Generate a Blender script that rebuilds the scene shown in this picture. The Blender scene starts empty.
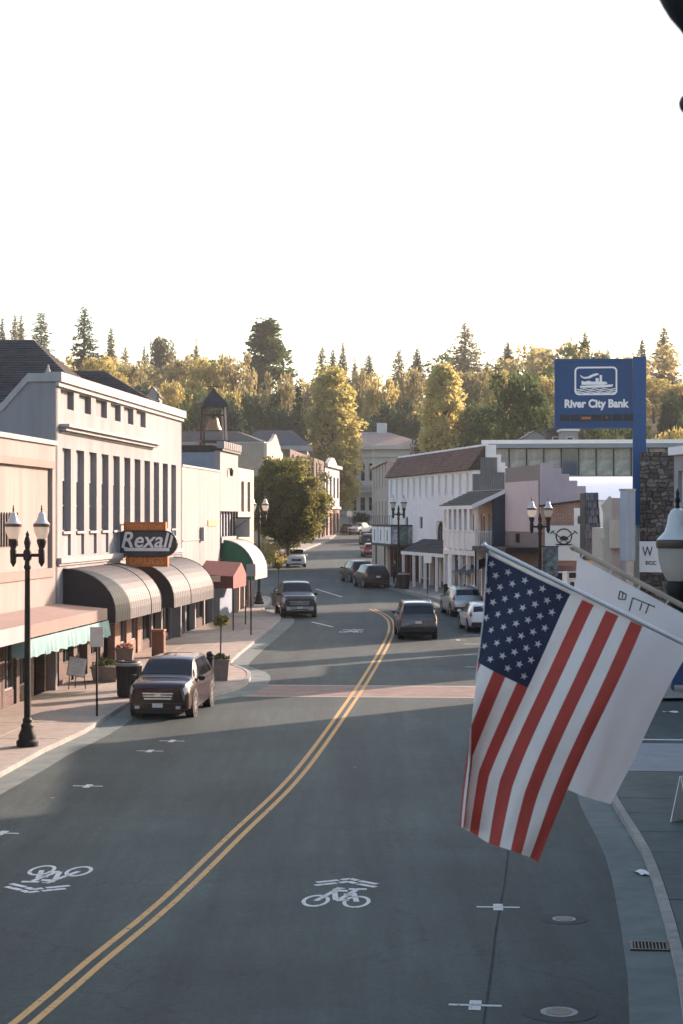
import bpy, bmesh, math, random
from mathutils import Vector, Matrix
random.seed(7)
R = math.radians
SC = bpy.context.scene
COL = SC.collection

# ------------------------------------------------------------------ camera, sky, sun, exposure
F, CX, HY, CZ, G = 1950.0, 341.5, 519.0, 7.2, 0.0144     # focal px, principal x, horizon row, eye height, street grade
cam = bpy.data.cameras.new('camera'); camo = bpy.data.objects.new('camera', cam); COL.objects.link(camo)
camo.location = (0, 0, CZ); camo.rotation_euler = (R(90) + math.atan((HY - 512) / F), 0, 0)
cam.sensor_fit = 'VERTICAL'; cam.sensor_height = 36.0; cam.lens = 36.0 * F / 1024.0
cam.clip_start = 0.1; cam.clip_end = 6000
cam.dof.use_dof = True; cam.dof.focus_distance = 70.0; cam.dof.aperture_fstop = 9.0
SC.camera = camo
SUN_AZ, SUN_EL = R(47), R(18.5)          # azimuth to the right of the view direction (+Y)
w = bpy.data.worlds.new('World'); SC.world = w; w.use_nodes = True
nt = w.node_tree; bg = nt.nodes['Background']
sky = nt.nodes.new('ShaderNodeTexSky'); sky.sky_type = 'NISHITA'; sky.sun_disc = False
sky.sun_elevation = SUN_EL; sky.sun_rotation = SUN_AZ
sky.altitude = 300; sky.air_density = 1.0; sky.dust_density = 2.8; sky.ozone_density = 0.4
nt.links.new(sky.outputs[0], bg.inputs[0]); bg.inputs[1].default_value = 0.15
sl = bpy.data.lights.new('sun', 'SUN'); so = bpy.data.objects.new('sun', sl); COL.objects.link(so)
sl.energy = 4.8; sl.angle = R(0.55); sl.color = (1.0, 0.73, 0.60)
sd = Vector((math.sin(SUN_AZ) * math.cos(SUN_EL), math.cos(SUN_AZ) * math.cos(SUN_EL), math.sin(SUN_EL)))
so.rotation_euler = sd.to_track_quat('Z', 'Y').to_euler(); so.location = (40, 40, 60)
SC.view_settings.view_transform = 'Standard'; SC.view_settings.look = 'None'
SC.view_settings.exposure = 1.27; SC.view_settings.gamma = 1.0
SC.render.engine = 'CYCLES'
SC.cycles.use_denoising = True
SC.cycles.max_bounces = 7; SC.cycles.transparent_max_bounces = 12
SC.cycles.caustics_reflective = False; SC.cycles.caustics_refractive = False
SC.cycles.sample_clamp_indirect = 6

# ------------------------------------------------------------------ picture geometry helpers
def gz(Y): return G * Y
def gnd(px, py, dz=0.0):
    Y = (CZ - dz) / ((py - HY) / F + G)
    return ((px - CX) / F * Y, Y)
def at(px, py, Y): return Vector(((px - CX) / F * Y, Y, CZ + (HY - py) / F * Y))

# ------------------------------------------------------------------ materials
MATS = {}
def M(name, col, rough=.75, var=.12, scale=2.0, bump=0.0, bscale=60, metal=0.0, spec=.4, col2=None, streak=False, trans=0.0, coat=0.0, big=True):
    if name in MATS: return MATS[name]
    m = bpy.data.materials.new(name); m.use_nodes = True; MATS[name] = m
    n = m.node_tree; b = n.nodes['Principled BSDF']; L = n.links.new
    b.inputs['Roughness'].default_value = rough; b.inputs['Metallic'].default_value = metal
    b.inputs['Specular IOR Level'].default_value = spec
    if trans: b.inputs['Transmission Weight'].default_value = trans
    if coat: b.inputs['Coat Weight'].default_value = coat; b.inputs['Coat Roughness'].default_value = .04
    c = Vector(col[:3])
    a = tuple(min(1, x * (1 - var)) for x in c) + (1,)
    d = (tuple(col2) + (1,)) if col2 else tuple(min(1, x * (1 + var)) for x in c) + (1,)
    tc = n.nodes.new('ShaderNodeTexCoord'); mp = n.nodes.new('ShaderNodeMapping')
    L(tc.outputs['Object'], mp.inputs[0])
    if streak: mp.inputs['Scale'].default_value = (1, 1, .12)
    nz = n.nodes.new('ShaderNodeTexNoise'); nz.inputs['Scale'].default_value = scale; nz.inputs['Detail'].default_value = 6; nz.inputs['Roughness'].default_value = .65
    L(mp.outputs[0], nz.inputs[0])
    rp = n.nodes.new('ShaderNodeValToRGB'); rp.color_ramp.elements[0].position = .3; rp.color_ramp.elements[1].position = .7
    rp.color_ramp.elements[0].color = a; rp.color_ramp.elements[1].color = d
    L(nz.outputs[0], rp.inputs[0])
    out = rp.outputs[0]
    if big and var > .03:
        n2 = n.nodes.new('ShaderNodeTexNoise'); n2.inputs['Scale'].default_value = scale * .17; n2.inputs['Detail'].default_value = 3
        L(tc.outputs['Object'], n2.inputs[0])
        r2 = n.nodes.new('ShaderNodeValToRGB'); r2.color_ramp.elements[0].position = .35; r2.color_ramp.elements[1].position = .65
        v = 1 - var * .9; r2.color_ramp.elements[0].color = (v, v, v, 1)
        L(n2.outputs[0], r2.inputs[0])
        mx = n.nodes.new('ShaderNodeMixRGB'); mx.blend_type = 'MULTIPLY'; mx.inputs[0].default_value = 1
        L(out, mx.inputs[1]); L(r2.outputs[0], mx.inputs[2]); out = mx.outputs[0]
    L(out, b.inputs['Base Color'])
    if bump:
        nb = n.nodes.new('ShaderNodeTexNoise'); nb.inputs['Scale'].default_value = bscale; nb.inputs['Detail'].default_value = 4
        L(tc.outputs['Object'], nb.inputs[0])
        bp = n.nodes.new('ShaderNodeBump'); bp.inputs['Strength'].default_value = bump; bp.inputs['Distance'].default_value = .02
        L(nb.outputs[0], bp.inputs['Height']); L(bp.outputs[0], b.inputs['Normal'])
    return m
def brickmat(name, c1, c2, mortar, scale=1.0, axis='xz', rough=.85):
    if name in MATS: return MATS[name]
    m = bpy.data.materials.new(name); m.use_nodes = True; MATS[name] = m
    n = m.node_tree; b = n.nodes['Principled BSDF']; L = n.links.new; b.inputs['Roughness'].default_value = rough
    tc = n.nodes.new('ShaderNodeTexCoord'); sp = n.nodes.new('ShaderNodeSeparateXYZ'); cb = n.nodes.new('ShaderNodeCombineXYZ')
    L(tc.outputs['Object'], sp.inputs[0])
    ad = n.nodes.new('ShaderNodeMath'); ad.operation = 'ADD'; L(sp.outputs[0], ad.inputs[0]); L(sp.outputs[1], ad.inputs[1])
    L(ad.outputs[0], cb.inputs[0]); L(sp.outputs[2] if axis == 'xz' else sp.outputs[1], cb.inputs[1])
    if axis == 'xy': L(sp.outputs[0], cb.inputs[0])
    br = n.nodes.new('ShaderNodeTexBrick'); L(cb.outputs[0], br.inputs[0])
    br.inputs['Color1'].default_value = c1 + (1,); br.inputs['Color2'].default_value = c2 + (1,); br.inputs['Mortar'].default_value = mortar + (1,)
    br.inputs['Scale'].default_value = 1.0 / scale; br.inputs['Brick Width'].default_value = .23; br.inputs['Row Height'].default_value = .075
    br.inputs['Mortar Size'].default_value = .008
    nz = n.nodes.new('ShaderNodeTexNoise'); nz.inputs['Scale'].default_value = 1.5; nz.inputs['Detail'].default_value = 5; L(tc.outputs['Object'], nz.inputs[0])
    mx = n.nodes.new('ShaderNodeMixRGB'); mx.blend_type = 'OVERLAY'; mx.inputs[0].default_value = .5
    L(br.outputs[0], mx.inputs[1]); L(nz.outputs[0], mx.inputs[2]); L(mx.outputs[0], b.inputs['Base Color'])
    bp = n.nodes.new('ShaderNodeBump'); bp.inputs['Strength'].default_value = .5; bp.inputs['Distance'].default_value = .01; bp.invert = True
    L(br.outputs['Fac'], bp.inputs['Height']); L(bp.outputs[0], b.inputs['Normal'])
    return m
def leafmat(name, c1, c2, tr=.45):
    m = bpy.data.materials.new(name); m.use_nodes = True; MATS[name] = m
    n = m.node_tree; L = n.links.new; n.nodes.remove(n.nodes['Principled BSDF']); out = n.nodes['Material Output']
    tc = n.nodes.new('ShaderNodeTexCoord'); oi = n.nodes.new('ShaderNodeObjectInfo')
    nz = n.nodes.new('ShaderNodeTexNoise'); nz.inputs['Scale'].default_value = .55; nz.inputs['Detail'].default_value = 6; nz.inputs['Roughness'].default_value = .8
    L(tc.outputs['Object'], nz.inputs[0])
    ad = n.nodes.new('ShaderNodeMath'); ad.operation = 'MULTIPLY_ADD'; L(oi.outputs['Random'], ad.inputs[0]); ad.inputs[1].default_value = .16; L(nz.outputs[0], ad.inputs[2])
    rp = n.nodes.new('ShaderNodeValToRGB'); e = rp.color_ramp.elements; e[0].position = .42; e[1].position = .74
    e[0].color = c1 + (1,); e[1].color = c2 + (1,)
    L(ad.outputs[0], rp.inputs[0])
    d = n.nodes.new('ShaderNodeBsdfDiffuse'); t = n.nodes.new('ShaderNodeBsdfTranslucent'); mx = n.nodes.new('ShaderNodeMixShader')
    mx.inputs[0].default_value = tr
    L(rp.outputs[0], d.inputs[0]); L(rp.outputs[0], t.inputs[0]); L(d.outputs[0], mx.inputs[1]); L(t.outputs[0], mx.inputs[2]); L(mx.outputs[0], out.inputs[0])
    return m

# ------------------------------------------------------------------ mesh builder
class MB:
    def __init__(s): s.v = []; s.f = []; s.mi = []; s.cur = 0
    def add(s, vs, fs):
        o = len(s.v); s.v += [tuple(p) for p in vs]
        for f in fs: s.f.append(tuple(i + o for i in f)); s.mi.append(s.cur)
        return s
    def quad(s, a, b, c, d): return s.add([a, b, c, d], [(0, 1, 2, 3)])
    def box(s, x0, x1, y0, y1, z0, z1):
        return s.add([(x0,y0,z0),(x1,y0,z0),(x1,y1,z0),(x0,y1,z0),(x0,y0,z1),(x1,y0,z1),(x1,y1,z1),(x0,y1,z1)],
                     [(0,3,2,1),(4,5,6,7),(0,1,5,4),(1,2,6,5),(2,3,7,6),(3,0,4,7)])
    def prism(s, poly, a, b):               # poly: list of points (callable-free): bottom ring a(p), top ring b(p)
        n = len(poly); vs = [a(p) for p in poly] + [b(p) for p in poly]
        return s.add(vs, [tuple(range(n))[::-1], tuple(range(n, 2 * n))] + [(i, (i+1) % n, n + (i+1) % n, n + i) for i in range(n)])
    def slab(s, poly, z0, z1): return s.prism(poly, lambda p: (p[0], p[1], z0), lambda p: (p[0], p[1], z1))
    def slabz(s, poly, dz0, dz1): return s.prism(poly, lambda p: (p[0], p[1], gz(p[1]) + dz0), lambda p: (p[0], p[1], gz(p[1]) + dz1))
    def xprism(s, poly, x0, x1): return s.prism(poly, lambda p: (x0, p[0], p[1]), lambda p: (x1, p[0], p[1]))   # poly in (y,z)
    def yprism(s, poly, y0, y1): return s.prism(poly, lambda p: (p[0], y0, p[1]), lambda p: (p[0], y1, p[1]))   # poly in (x,z)
    def lathe(s, prof, c=(0,0,0), n=16):
        vs = []; fs = []
        for r, z in prof:
            for i in range(n):
                t = 2 * math.pi * i / n; vs.append((c[0] + r * math.cos(t), c[1] + r * math.sin(t), c[2] + z))
        k = len(prof)
        for j in range(k - 1):
            for i in range(n): fs.append((j*n + i, j*n + (i+1) % n, (j+1)*n + (i+1) % n, (j+1)*n + i))
        fs.append(tuple(range(n))[::-1]); fs.append(tuple(range((k-1)*n, k*n)))
        return s.add(vs, fs)
    def tube(s, pts, r, n=8):
        pts = [Vector(p) for p in pts]; rs = r if isinstance(r, (list, tuple)) else [r] * len(pts)
        vs = []; fs = []; k = len(pts)
        for j, p in enumerate(pts):
            t = (pts[min(j+1, k-1)] - pts[max(j-1, 0)]).normalized()
            u = t.cross(Vector((0,0,1)) if abs(t.z) < .9 else Vector((1,0,0))).normalized(); v = t.cross(u)
            for i in range(n):
                a = 2 * math.pi * i / n; vs.append(p + (u * math.cos(a) + v * math.sin(a)) * rs[j])
        for j in range(k - 1):
            for i in range(n): fs.append((j*n + i, j*n + (i+1) % n, (j+1)*n + (i+1) % n, (j+1)*n + i))
        fs.append(tuple(range(n))[::-1]); fs.append(tuple(range((k-1)*n, k*n)))
        return s.add(vs, fs)
    def cylx(s, c, r, x0, x1, n=20):        # cylinder along x
        return s.prism([(c[0] + r * math.cos(2*math.pi*i/n), c[1] + r * math.sin(2*math.pi*i/n)) for i in range(n)], lambda p: (x0, p[0], p[1]), lambda p: (x1, p[0], p[1]))
    def grid(s, fn, nu, nv):
        vs = [fn(i / nu, j / nv) for j in range(nv + 1) for i in range(nu + 1)]
        return s.add(vs, [(j*(nu+1)+i, j*(nu+1)+i+1, (j+1)*(nu+1)+i+1, (j+1)*(nu+1)+i) for j in range(nv) for i in range(nu)])
    def mesh(s, name, mats, smooth=False):
        me = bpy.data.meshes.new(name); me.from_pydata([tuple(p) for p in s.v], [], s.f)
        for m in (mats if isinstance(mats, (list, tuple)) else [mats]): me.materials.append(m)
        if any(s.mi): me.polygons.foreach_set('material_index', s.mi)
        if smooth: me.polygons.foreach_set('use_smooth', [True] * len(s.f))
        me.update(); return me
    def build(s, name, mats, parent=None, smooth=False, loc=None, fixn=True):
        me = s.mesh(name, mats, smooth)
        if fixn:
            bm = bmesh.new(); bm.from_mesh(me); bmesh.ops.recalc_face_normals(bm, faces=bm.faces); bm.to_mesh(me); bm.free()
        o = link(name, me, parent)
        if smooth: autosmooth(o)
        if loc is not None: o.location = loc
        return o
def autosmooth(o, ang=35):
    me = o.data; bm = bmesh.new(); bm.from_mesh(me)
    for e in bm.edges:
        if len(e.link_faces) == 2 and e.calc_face_angle(0) > R(ang): e.smooth = False
    bm.to_mesh(me); bm.free()
def link(name, me, parent=None, loc=None):
    o = bpy.data.objects.new(name, me); COL.objects.link(o)
    if parent is not None: o.parent = parent
    if loc is not None: o.location = loc
    return o
def tag(o, label, cat, group=None):
    o['label'] = label; o['category'] = cat
    if group: o['group'] = group
    return o
def struct(o, label=None):
    o['kind'] = 'structure'
    if label: o['label'] = label
    return o
def thing(name, label, cat, loc=(0,0,0), rz=0, group=None):
    o = link(name, None); o.location = loc; o.rotation_euler = (0, 0, rz); o.empty_display_size = .2
    return tag(o, label, cat, group)
def dup(o, parent=None):
    c = o.copy(); COL.objects.link(c)
    if parent is not None: c.parent = parent
    for ch in KIDS(o): dup(ch, c)
    return c
def KIDS(o): return [c for c in bpy.data.objects if c.parent == o]
def text_mb(body, size, depth=.02, shear=0.0, bold=0.0, align='CENTER'):
    cu = bpy.data.curves.new('t', 'FONT'); cu.body = body; cu.size = size; cu.extrude = depth; cu.shear = shear; cu.offset = bold
    cu.align_x = align; cu.align_y = 'CENTER'; cu.resolution_u = 3
    ob = bpy.data.objects.new('t', cu); COL.objects.link(ob)
    bpy.context.view_layer.update()
    me = bpy.data.meshes.new_from_object(ob.evaluated_get(bpy.context.evaluated_depsgraph_get()))
    bpy.data.objects.remove(ob); bpy.data.curves.remove(cu)
    return me
def text_on(name, body, size, mat, parent, loc, rot, depth=.01, sx=1.0, **k):
    me = text_mb(body, size, depth, **k); me.materials.clear(); me.materials.append(mat)
    o = link(name, me, parent); o.location = loc; o.rotation_euler = rot; o.scale = (sx, 1, 1)
    return o

# ------------------------------------------------------------------ building frame: x along the front (rightwards seen from the street), y into the building, z up
class Bld:
    def __init__(s, name, label, p0, p1, cat='building', zb=None, group=None):
        s.p = Vector((p0[0], p0[1])); d = Vector((p1[0] - p0[0], p1[1] - p0[1])); s.len = d.length; s.u = d.normalized(); s.n = Vector((-s.u.y, s.u.x))
        s.z0 = gz(min(p0[1], p1[1])) if zb is None else zb
        s.root = thing(name, label, cat, (p0[0], p0[1], s.z0), math.atan2(d.y, d.x), group)
    def loc(s, px, py, yo=0.0):             # picture point -> (x, z) on the plane y = yo
        k = (px - CX) / F; o = s.p + s.n * yo
        # o + t*u = (k*Y, Y)
        t = (k * o.y - o.x) / (s.u.x - k * s.u.y); Y = o.y + t * s.u.y
        return t, CZ + (HY - py) / F * Y - s.z0
    def x(s, px, yo=0.0): return s.loc(px, HY, yo)[0]
    def z(s, px, py, yo=0.0): return s.loc(px, py, yo)[1]
    def part(s, mb, name, mat, parent=None, **k): return mb.build(name, mat, parent or s.root, **k)
def wall_open(mb, x0, x1, z0, z1, holes, y=0.0, t=.25):
    xs = sorted({x0, x1} | {h[i] for h in holes for i in (0, 1)}); zs = sorted({z0, z1} | {h[i] for h in holes for i in (2, 3)})
    ins = lambda x, z: any(h[0] < x < h[1] and h[2] < z < h[3] for h in holes)
    for a, b in zip(xs, xs[1:]):
        for c, d in zip(zs, zs[1:]):
            if b - a > 1e-5 and d - c > 1e-5 and not ins((a+b)/2, (c+d)/2): mb.quad((a,y,c),(b,y,c),(b,y,d),(a,y,d))
    for h in holes:
        a, b, c, d = h[:4]
        mb.quad((a,y,c),(a,y+t,c),(a,y+t,d),(a,y,d)); mb.quad((b,y,c),(b,y,d),(b,y+t,d),(b,y+t,c))
        mb.quad((a,y,d),(a,y+t,d),(b,y+t,d),(b,y,d)); mb.quad((a,y,c),(b,y,c),(b,y+t,c),(a,y+t,c))
WC = {}
def window(root, x0, x1, z0, z1, y, fm, nx=1, nz=1, gm=None, fw=.06, name='window', arch=False, pane='pane'):
    gm = gm or GLASS
    wd, ht = round(x1 - x0, 3), round(z1 - z0, 3); key = (wd, ht, nx, nz, fm.name, gm.name, fw, arch)
    if key not in WC:
        f = MB(); g = MB()
        if arch:
            r = wd / 2; zc = ht - r; n = 10
            op = [(0,0),(wd,0)] + [(r + r*math.cos(math.pi*i/n), zc + r*math.sin(math.pi*i/n)) for i in range(n+1)]
            ip = [(fw,fw),(wd-fw,fw)] + [(r + (r-fw)*math.cos(math.pi*i/n), zc + (r-fw)*math.sin(math.pi*i/n)) for i in range(n+1)]
            N = len(op)
            for i in range(N):
                j = (i+1) % N
                f.quad((op[i][0],-.03,op[i][1]),(op[j][0],-.03,op[j][1]),(ip[j][0],-.03,ip[j][1]),(ip[i][0],-.03,ip[i][1]))
                f.quad((ip[i][0],-.03,ip[i][1]),(ip[j][0],-.03,ip[j][1]),(ip[j][0],.05,ip[j][1]),(ip[i][0],.05,ip[i][1]))
            g.add([(p[0], .03, p[1]) for p in ip], [tuple(range(N))])
        else:
            f.box(0,fw,-.03,.05,0,ht); f.box(wd-fw,wd,-.03,.05,0,ht); f.box(fw,wd-fw,-.03,.05,0,fw); f.box(fw,wd-fw,-.03,.05,ht-fw,ht)
            g.quad((fw,.03,fw),(wd-fw,.03,fw),(wd-fw,.03,ht-fw),(fw,.03,ht-fw))
        for i in range(1, nx): f.box(wd*i/nx-.02, wd*i/nx+.02, -.02,.04, fw, ht-fw)
        for i in range(1, nz): f.box(fw, wd-fw, -.015,.035, ht*i/nz-.02, ht*i/nz+.02)
        WC[key] = (f.mesh('window', fm), g.mesh('pane', gm))
    o = link(name, WC[key][0], root, (x0, y, z0)); p = link(pane, WC[key][1], o)
    return o
GLASS = M('glass_dark', (.020,.026,.032), .06, .3, .8, spec=.6)
GLASSB = M('glass_sky', (.05,.075,.10), .05, .3, .5, spec=.9)
def shell(b, x0, x1, dep, h, mat, name='wall_side', roof=None, rz=.3):
    """side and rear walls and a flat roof behind an open front"""
    w = MB(); w.quad((x0,0,0),(x0,dep,0),(x0,dep,h),(x0,0,h)); w.quad((x1,0,0),(x1,0,h),(x1,dep,h),(x1,dep,0)); w.quad((x0,dep,0),(x1,dep,0),(x1,dep,h),(x0,dep,h))
    b.part(w, name, mat)
    r = MB(); r.box(x0+.02, x1-.02, .05, dep-.05, h-rz-.1, h-rz); b.part(r, 'roof', roof or M('roof_gravel', (.22,.21,.20), .95, .2, 3))
def shopfront(b, x0, x1, z1, y, n, pier, bulk, frame, doors=(), pw=.35, bh=.6, glass=None, z0=0.0):
    w = (x1 - x0) / n
    for i in range(n + 1):
        m = MB(); cx = x0 + i * w; m.box(cx - pw/2, cx + pw/2, y - .06, y + .25, z0, z1); b.part(m, 'pier', pier)
    for i in range(n):
        a, c = x0 + i*w + pw/2 + .002, x0 + (i+1)*w - pw/2 - .002
        if i in doors:
            window(b.root, a, a + (c-a)*.5 - .01, z0 + .05, z1 - .45, y + .35, frame, 1, 1, glass, .12, 'door')
            window(b.root, a + (c-a)*.5 + .01, c, z0 + .05, z1 - .45, y + .35, frame, 1, 1, glass, .12, 'door')
            window(b.root, a, c, z1 - .43, z1 - .02, y + .35, frame, 2, 1, glass, .06, 'transom')
        else:
            m = MB(); m.box(a, c, y + .02, y + .2, z0, z0 + bh); b.part(m, 'bulkhead', bulk)
            window(b.root, a, c, z0 + bh + .004, z1 - .02, y + .08, frame, 2, 1, glass, .07, 'shop_window')
# ------------------------------------------------------------------ ground
def asphalt_mat():
    m = bpy.data.materials.new('asphalt'); m.use_nodes = True; n = m.node_tree; L = n.links.new; b = n.nodes['Principled BSDF']
    tc = n.nodes.new('ShaderNodeTexCoord')
    def noise(sc, det, ma=(1,1,1)):
        mp = n.nodes.new('ShaderNodeMapping'); mp.inputs['Scale'].default_value = ma; mp.inputs['Rotation'].default_value = (0,0,R(8)); L(tc.outputs['Object'], mp.inputs[0])
        z = n.nodes.new('ShaderNodeTexNoise'); z.inputs['Scale'].default_value = sc; z.inputs['Detail'].default_value = det; z.inputs['Roughness'].default_value = .7; L(mp.outputs[0], z.inputs[0]); return z.outputs[0]
    def ramp(s, p0, c0, p1, c1):
        r = n.nodes.new('ShaderNodeValToRGB'); e = r.color_ramp.elements; e[0].position = p0; e[1].position = p1; e[0].color = c0; e[1].color = c1; L(s, r.inputs[0]); return r.outputs[0]
    def mix(a, b_, mode='MULTIPLY', f=1.0):
        x = n.nodes.new('ShaderNodeMixRGB'); x.blend_type = mode; x.inputs[0].default_value = f; L(a, x.inputs[1]); L(b_, x.inputs[2]); return x.outputs[0]
    g4 = lambda v: (v, v, v, 1)
    base = ramp(noise(9, 8), .3, (.029,.047,.045,1), .72, (.058,.080,.076,1))
    long_ = ramp(noise(.9, 5, (1,.06,1)), .35, g4(.66), .68, g4(1.22))
    blot = ramp(noise(.16, 4), .35, g4(.72), .65, g4(1.2))
    spk = ramp(noise(42, 3), .30, g4(.55), .70, g4(1.5))
    c = mix(mix(mix(base, long_), blot), spk)
    vo = n.nodes.new('ShaderNodeTexVoronoi'); vo.feature = 'DISTANCE_TO_EDGE'; vo.inputs['Scale'].default_value = .16
    mp = n.nodes.new('ShaderNodeMapping'); L(tc.outputs['Object'], mp.inputs[0])
    nd = n.nodes.new('ShaderNodeTexNoise'); nd.inputs['Scale'].default_value = 1.2; nd.inputs['Detail'].default_value = 5; L(tc.outputs['Object'], nd.inputs[0])
    va = n.nodes.new('ShaderNodeVectorMath'); va.operation = 'MULTIPLY_ADD'; va.inputs[1].default_value = (1.6,1.6,0); L(nd.outputs['Color'], va.inputs[0]); L(mp.outputs[0], va.inputs[2]); L(va.outputs[0], vo.inputs[0])
    crack = ramp(vo.outputs[0], .0015, g4(.55), .005, g4(1))
    c = mix(c, crack, f=.8)
    vs = n.nodes.new('ShaderNodeTexVoronoi'); vs.inputs['Scale'].default_value = .8; vs.inputs['Randomness'].default_value = 1; L(tc.outputs['Object'], vs.inputs[0])
    sp = ramp(vs.outputs['Distance'], .028, g4(.35), .05, g4(0))
    gate = ramp(noise(.35, 3), .53, g4(0), .6, g4(1))
    c = mix(c, mix(sp, gate), 'ADD', .55)
    L(c, b.inputs['Base Color']); b.inputs['Roughness'].default_value = .80; b.inputs['Specular IOR Level'].default_value = .38
    bp = n.nodes.new('ShaderNodeBump'); bp.inputs['Strength'].default_value = .35; bp.inputs['Distance'].default_value = .01; L(noise(90, 3), bp.inputs['Height']); L(bp.outputs[0], b.inputs['Normal'])
    return m
CONC = M('concrete', (.32,.30,.27), .9, .16, 3.0, .25, 120)
PAVE = M('paving', (.37,.315,.27), .9, .14, 2.2, .25, 90)
KERB = M('kerb_concrete', (.36,.34,.31), .9, .2, 4.0, .3, 80)
GUT = M('gutter_concrete', (.165,.20,.19), .9, .22, 1.6, .25, 90)
WHITEP = M('road_white', (.085,.10,.10), .8, .01, 11, .2, 120, col2=(.62,.62,.59)); YELLOWP = M('road_yellow', (.12,.10,.07), .8, .01, 9, .2, 120, col2=(.58,.34,.13))
for m_ in (WHITEP, YELLOWP):
    rp_ = [n for n in m_.node_tree.nodes if n.type == 'VALTORGB'][0].color_ramp.elements; rp_[0].position = .33; rp_[1].position = .43

def hillz(X, Y):
    s = 265 + 125 * math.exp(-((X - 4) / 26) ** 2)
    t = max(0, min(1, (Y - s) / 190.0)); t = t * t * (3 - 2 * t)
    e = max(0, min(1, (Y - 640) / 500.0))
    return t * (32 + 3 * math.sin(X * .03 + 1)) - e * 14
def terz(X, Y): return G * max(-60, min(Y, 345)) + hillz(X, Y)
m = MB()
ys = [-120, -60] + [i * 30 for i in range(0, 26)] + [900, 1200, 1800, 2600, 4000]
xs = [-2500, -1200, -700, -450] + [i * 25 - 300 for i in range(25)] + [450, 700, 1200, 2500]
vs = [(x, y, terz(x, y) - .3) for y in ys for x in xs]
nx_ = len(xs)
m.add(vs, [(j*nx_+i, j*nx_+i+1, (j+1)*nx_+i+1, (j+1)*nx_+i) for j in range(len(ys)-1) for i in range(nx_-1)])
struct(m.build('terrain', M('dry_grass', (.13,.11,.055), .95, .35, .2, .3, 3), smooth=True, fixn=False))
m = MB(); ry = [-40 + 13 * i for i in range(31)]
for a, b in zip(ry, ry[1:]): m.quad((-48, a, gz(a)), (48, a, gz(a)), (48, b, gz(b)), (-48, b, gz(b)))
ROAD = struct(m.build('road', asphalt_mat(), fixn=False))

def crom(pts, step=1.0):
    P = [Vector(p) for p in pts]; P = [2*P[0]-P[1]] + P + [2*P[-1]-P[-2]]; out = []
    for i in range(1, len(P) - 2):
        n = max(1, int((P[i+1]-P[i]).length / step))
        for k in range(n):
            t = k / n; a, b, c, d = P[i-1], P[i], P[i+1], P[i+2]
            out.append(.5 * ((2*b) + (c-a)*t + (2*a-5*b+4*c-d)*t*t + (3*b-a-3*c+d)*t**3))
    out.append(P[-2]); return out
def offs(poly, d):
    o = []
    for i, p in enumerate(poly):
        t = (poly[min(i+1, len(poly)-1)] - poly[max(i-1, 0)]).normalized(); o.append(p + Vector((t.y, -t.x)) * d)
    return o
def ribbon(mb, poly, d0, d1, dz):
    a, b = offs(poly, d0), offs(poly, d1)
    for i in range(len(poly) - 1):
        mb.quad(*[(q.x, q.y, gz(q.y) + dz) for q in (a[i], b[i], b[i+1], a[i+1])])
    return mb
yl = crom([gnd(*p) for p in [(-60,1085),(26,1021),(96,961),(167,902),(235,836),(298.6,773),(347,707),(370,672),(388,640),(391.5,626),(387,617),(372,609)]], 1.2)
ribbon(MB(), yl, -.19, -.07, .005).build('centre_line', YELLOWP, ROAD, fixn=False)
ribbon(MB(), yl, .07, .19, .005).build('centre_line', YELLOWP, ROAD, fixn=False)
def mark(name, cx, cy, rot, polys, mat=WHITEP, dz=.005):
    mb = MB(); ca, sa = math.cos(rot), math.sin(rot)
    for pl in polys:
        mb.add([(cx + a*ca - b*sa, cy + a*sa + b*ca, gz(cy + a*sa + b*ca) + dz) for a, b in pl], [tuple(range(len(pl)))])
    return mb.build(name, mat, ROAD, fixn=False)
def bar(a, b, w):
    a = Vector(a); b = Vector(b); t = (b-a).normalized(); n = Vector((-t.y, t.x)) * w / 2
    return [a+n, a-n, b-n, b+n][::-1]
def ring(c, ra, rb, w, n=20):
    o = []
    for i in range(n):
        t0, t1 = 2*math.pi*i/n, 2*math.pi*(i+1)/n
        o.append([(c[0]+ra*math.cos(t0), c[1]+rb*math.sin(t0)), (c[0]+ra*math.cos(t1), c[1]+rb*math.sin(t1)),
                  (c[0]+(ra-w)*math.cos(t1), c[1]+(rb-w*1.7)*math.sin(t1)), (c[0]+(ra-w)*math.cos(t0), c[1]+(rb-w*1.7)*math.sin(t0))])
    return o
SH = ring((-.36,-.7), .245, .50, .07) + ring((.36,-.7), .245, .50, .07)
SH += [bar((-.36,-.7),(-.12,.25),.10), bar((-.12,.20),(.10,.20),.15), bar((-.17,.28),(.0,.44),.12), bar((.0,.40),(-.14,.44),.12), bar((-.13,.12),(-.02,-.6),.10), bar((-.02,-.62),(.20,-.55),.16),
       bar((.05,-.5),(.24,.30),.10), bar((.36,-.7),(.22,.05),.10), bar((.10,.36),(.42,.40),.14), bar((.08,-.15),(.2,-.1),.2)]
for o_ in (0, .27):
    SH += [bar((-.56,.62+o_),(-.19,.88+o_),.13), bar((-.14,.91+o_),(0.02,1.05+o_),.13), bar((0.0,1.05+o_),(.17,.88+o_),.13), bar((.21,.85+o_),(.56,.60+o_),.13)]
q = gnd(341, 893); mark('bicycle_marking', q[0], q[1], R(-7), SH)
q = gnd(50, 878); mark('bicycle_marking', q[0], q[1], R(172), SH)
q = gnd(352, 631); mark('bicycle_marking', q[0], q[1], R(-5), SH)
TM = [bar((-.37,0),(.37,0),.09), bar((0,-.26),(0,.26),.17)]
for px, py, r in [(498,907,-4),(475,1005,-6),(88,786,-6),(150,751,-6),(2,833,-8),(172,741,-6),(458,640,0)]:
    q = gnd(px, py); mark('parking_mark', q[0], q[1], R(r), TM)
for py in (620, 628, 635, 644, 655, 667):
    q = gnd(473 + (py-640)*.12, py); mark('parking_mark', q[0], q[1], 0, [bar((-.45,0),(.6,0),.12)])
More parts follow.
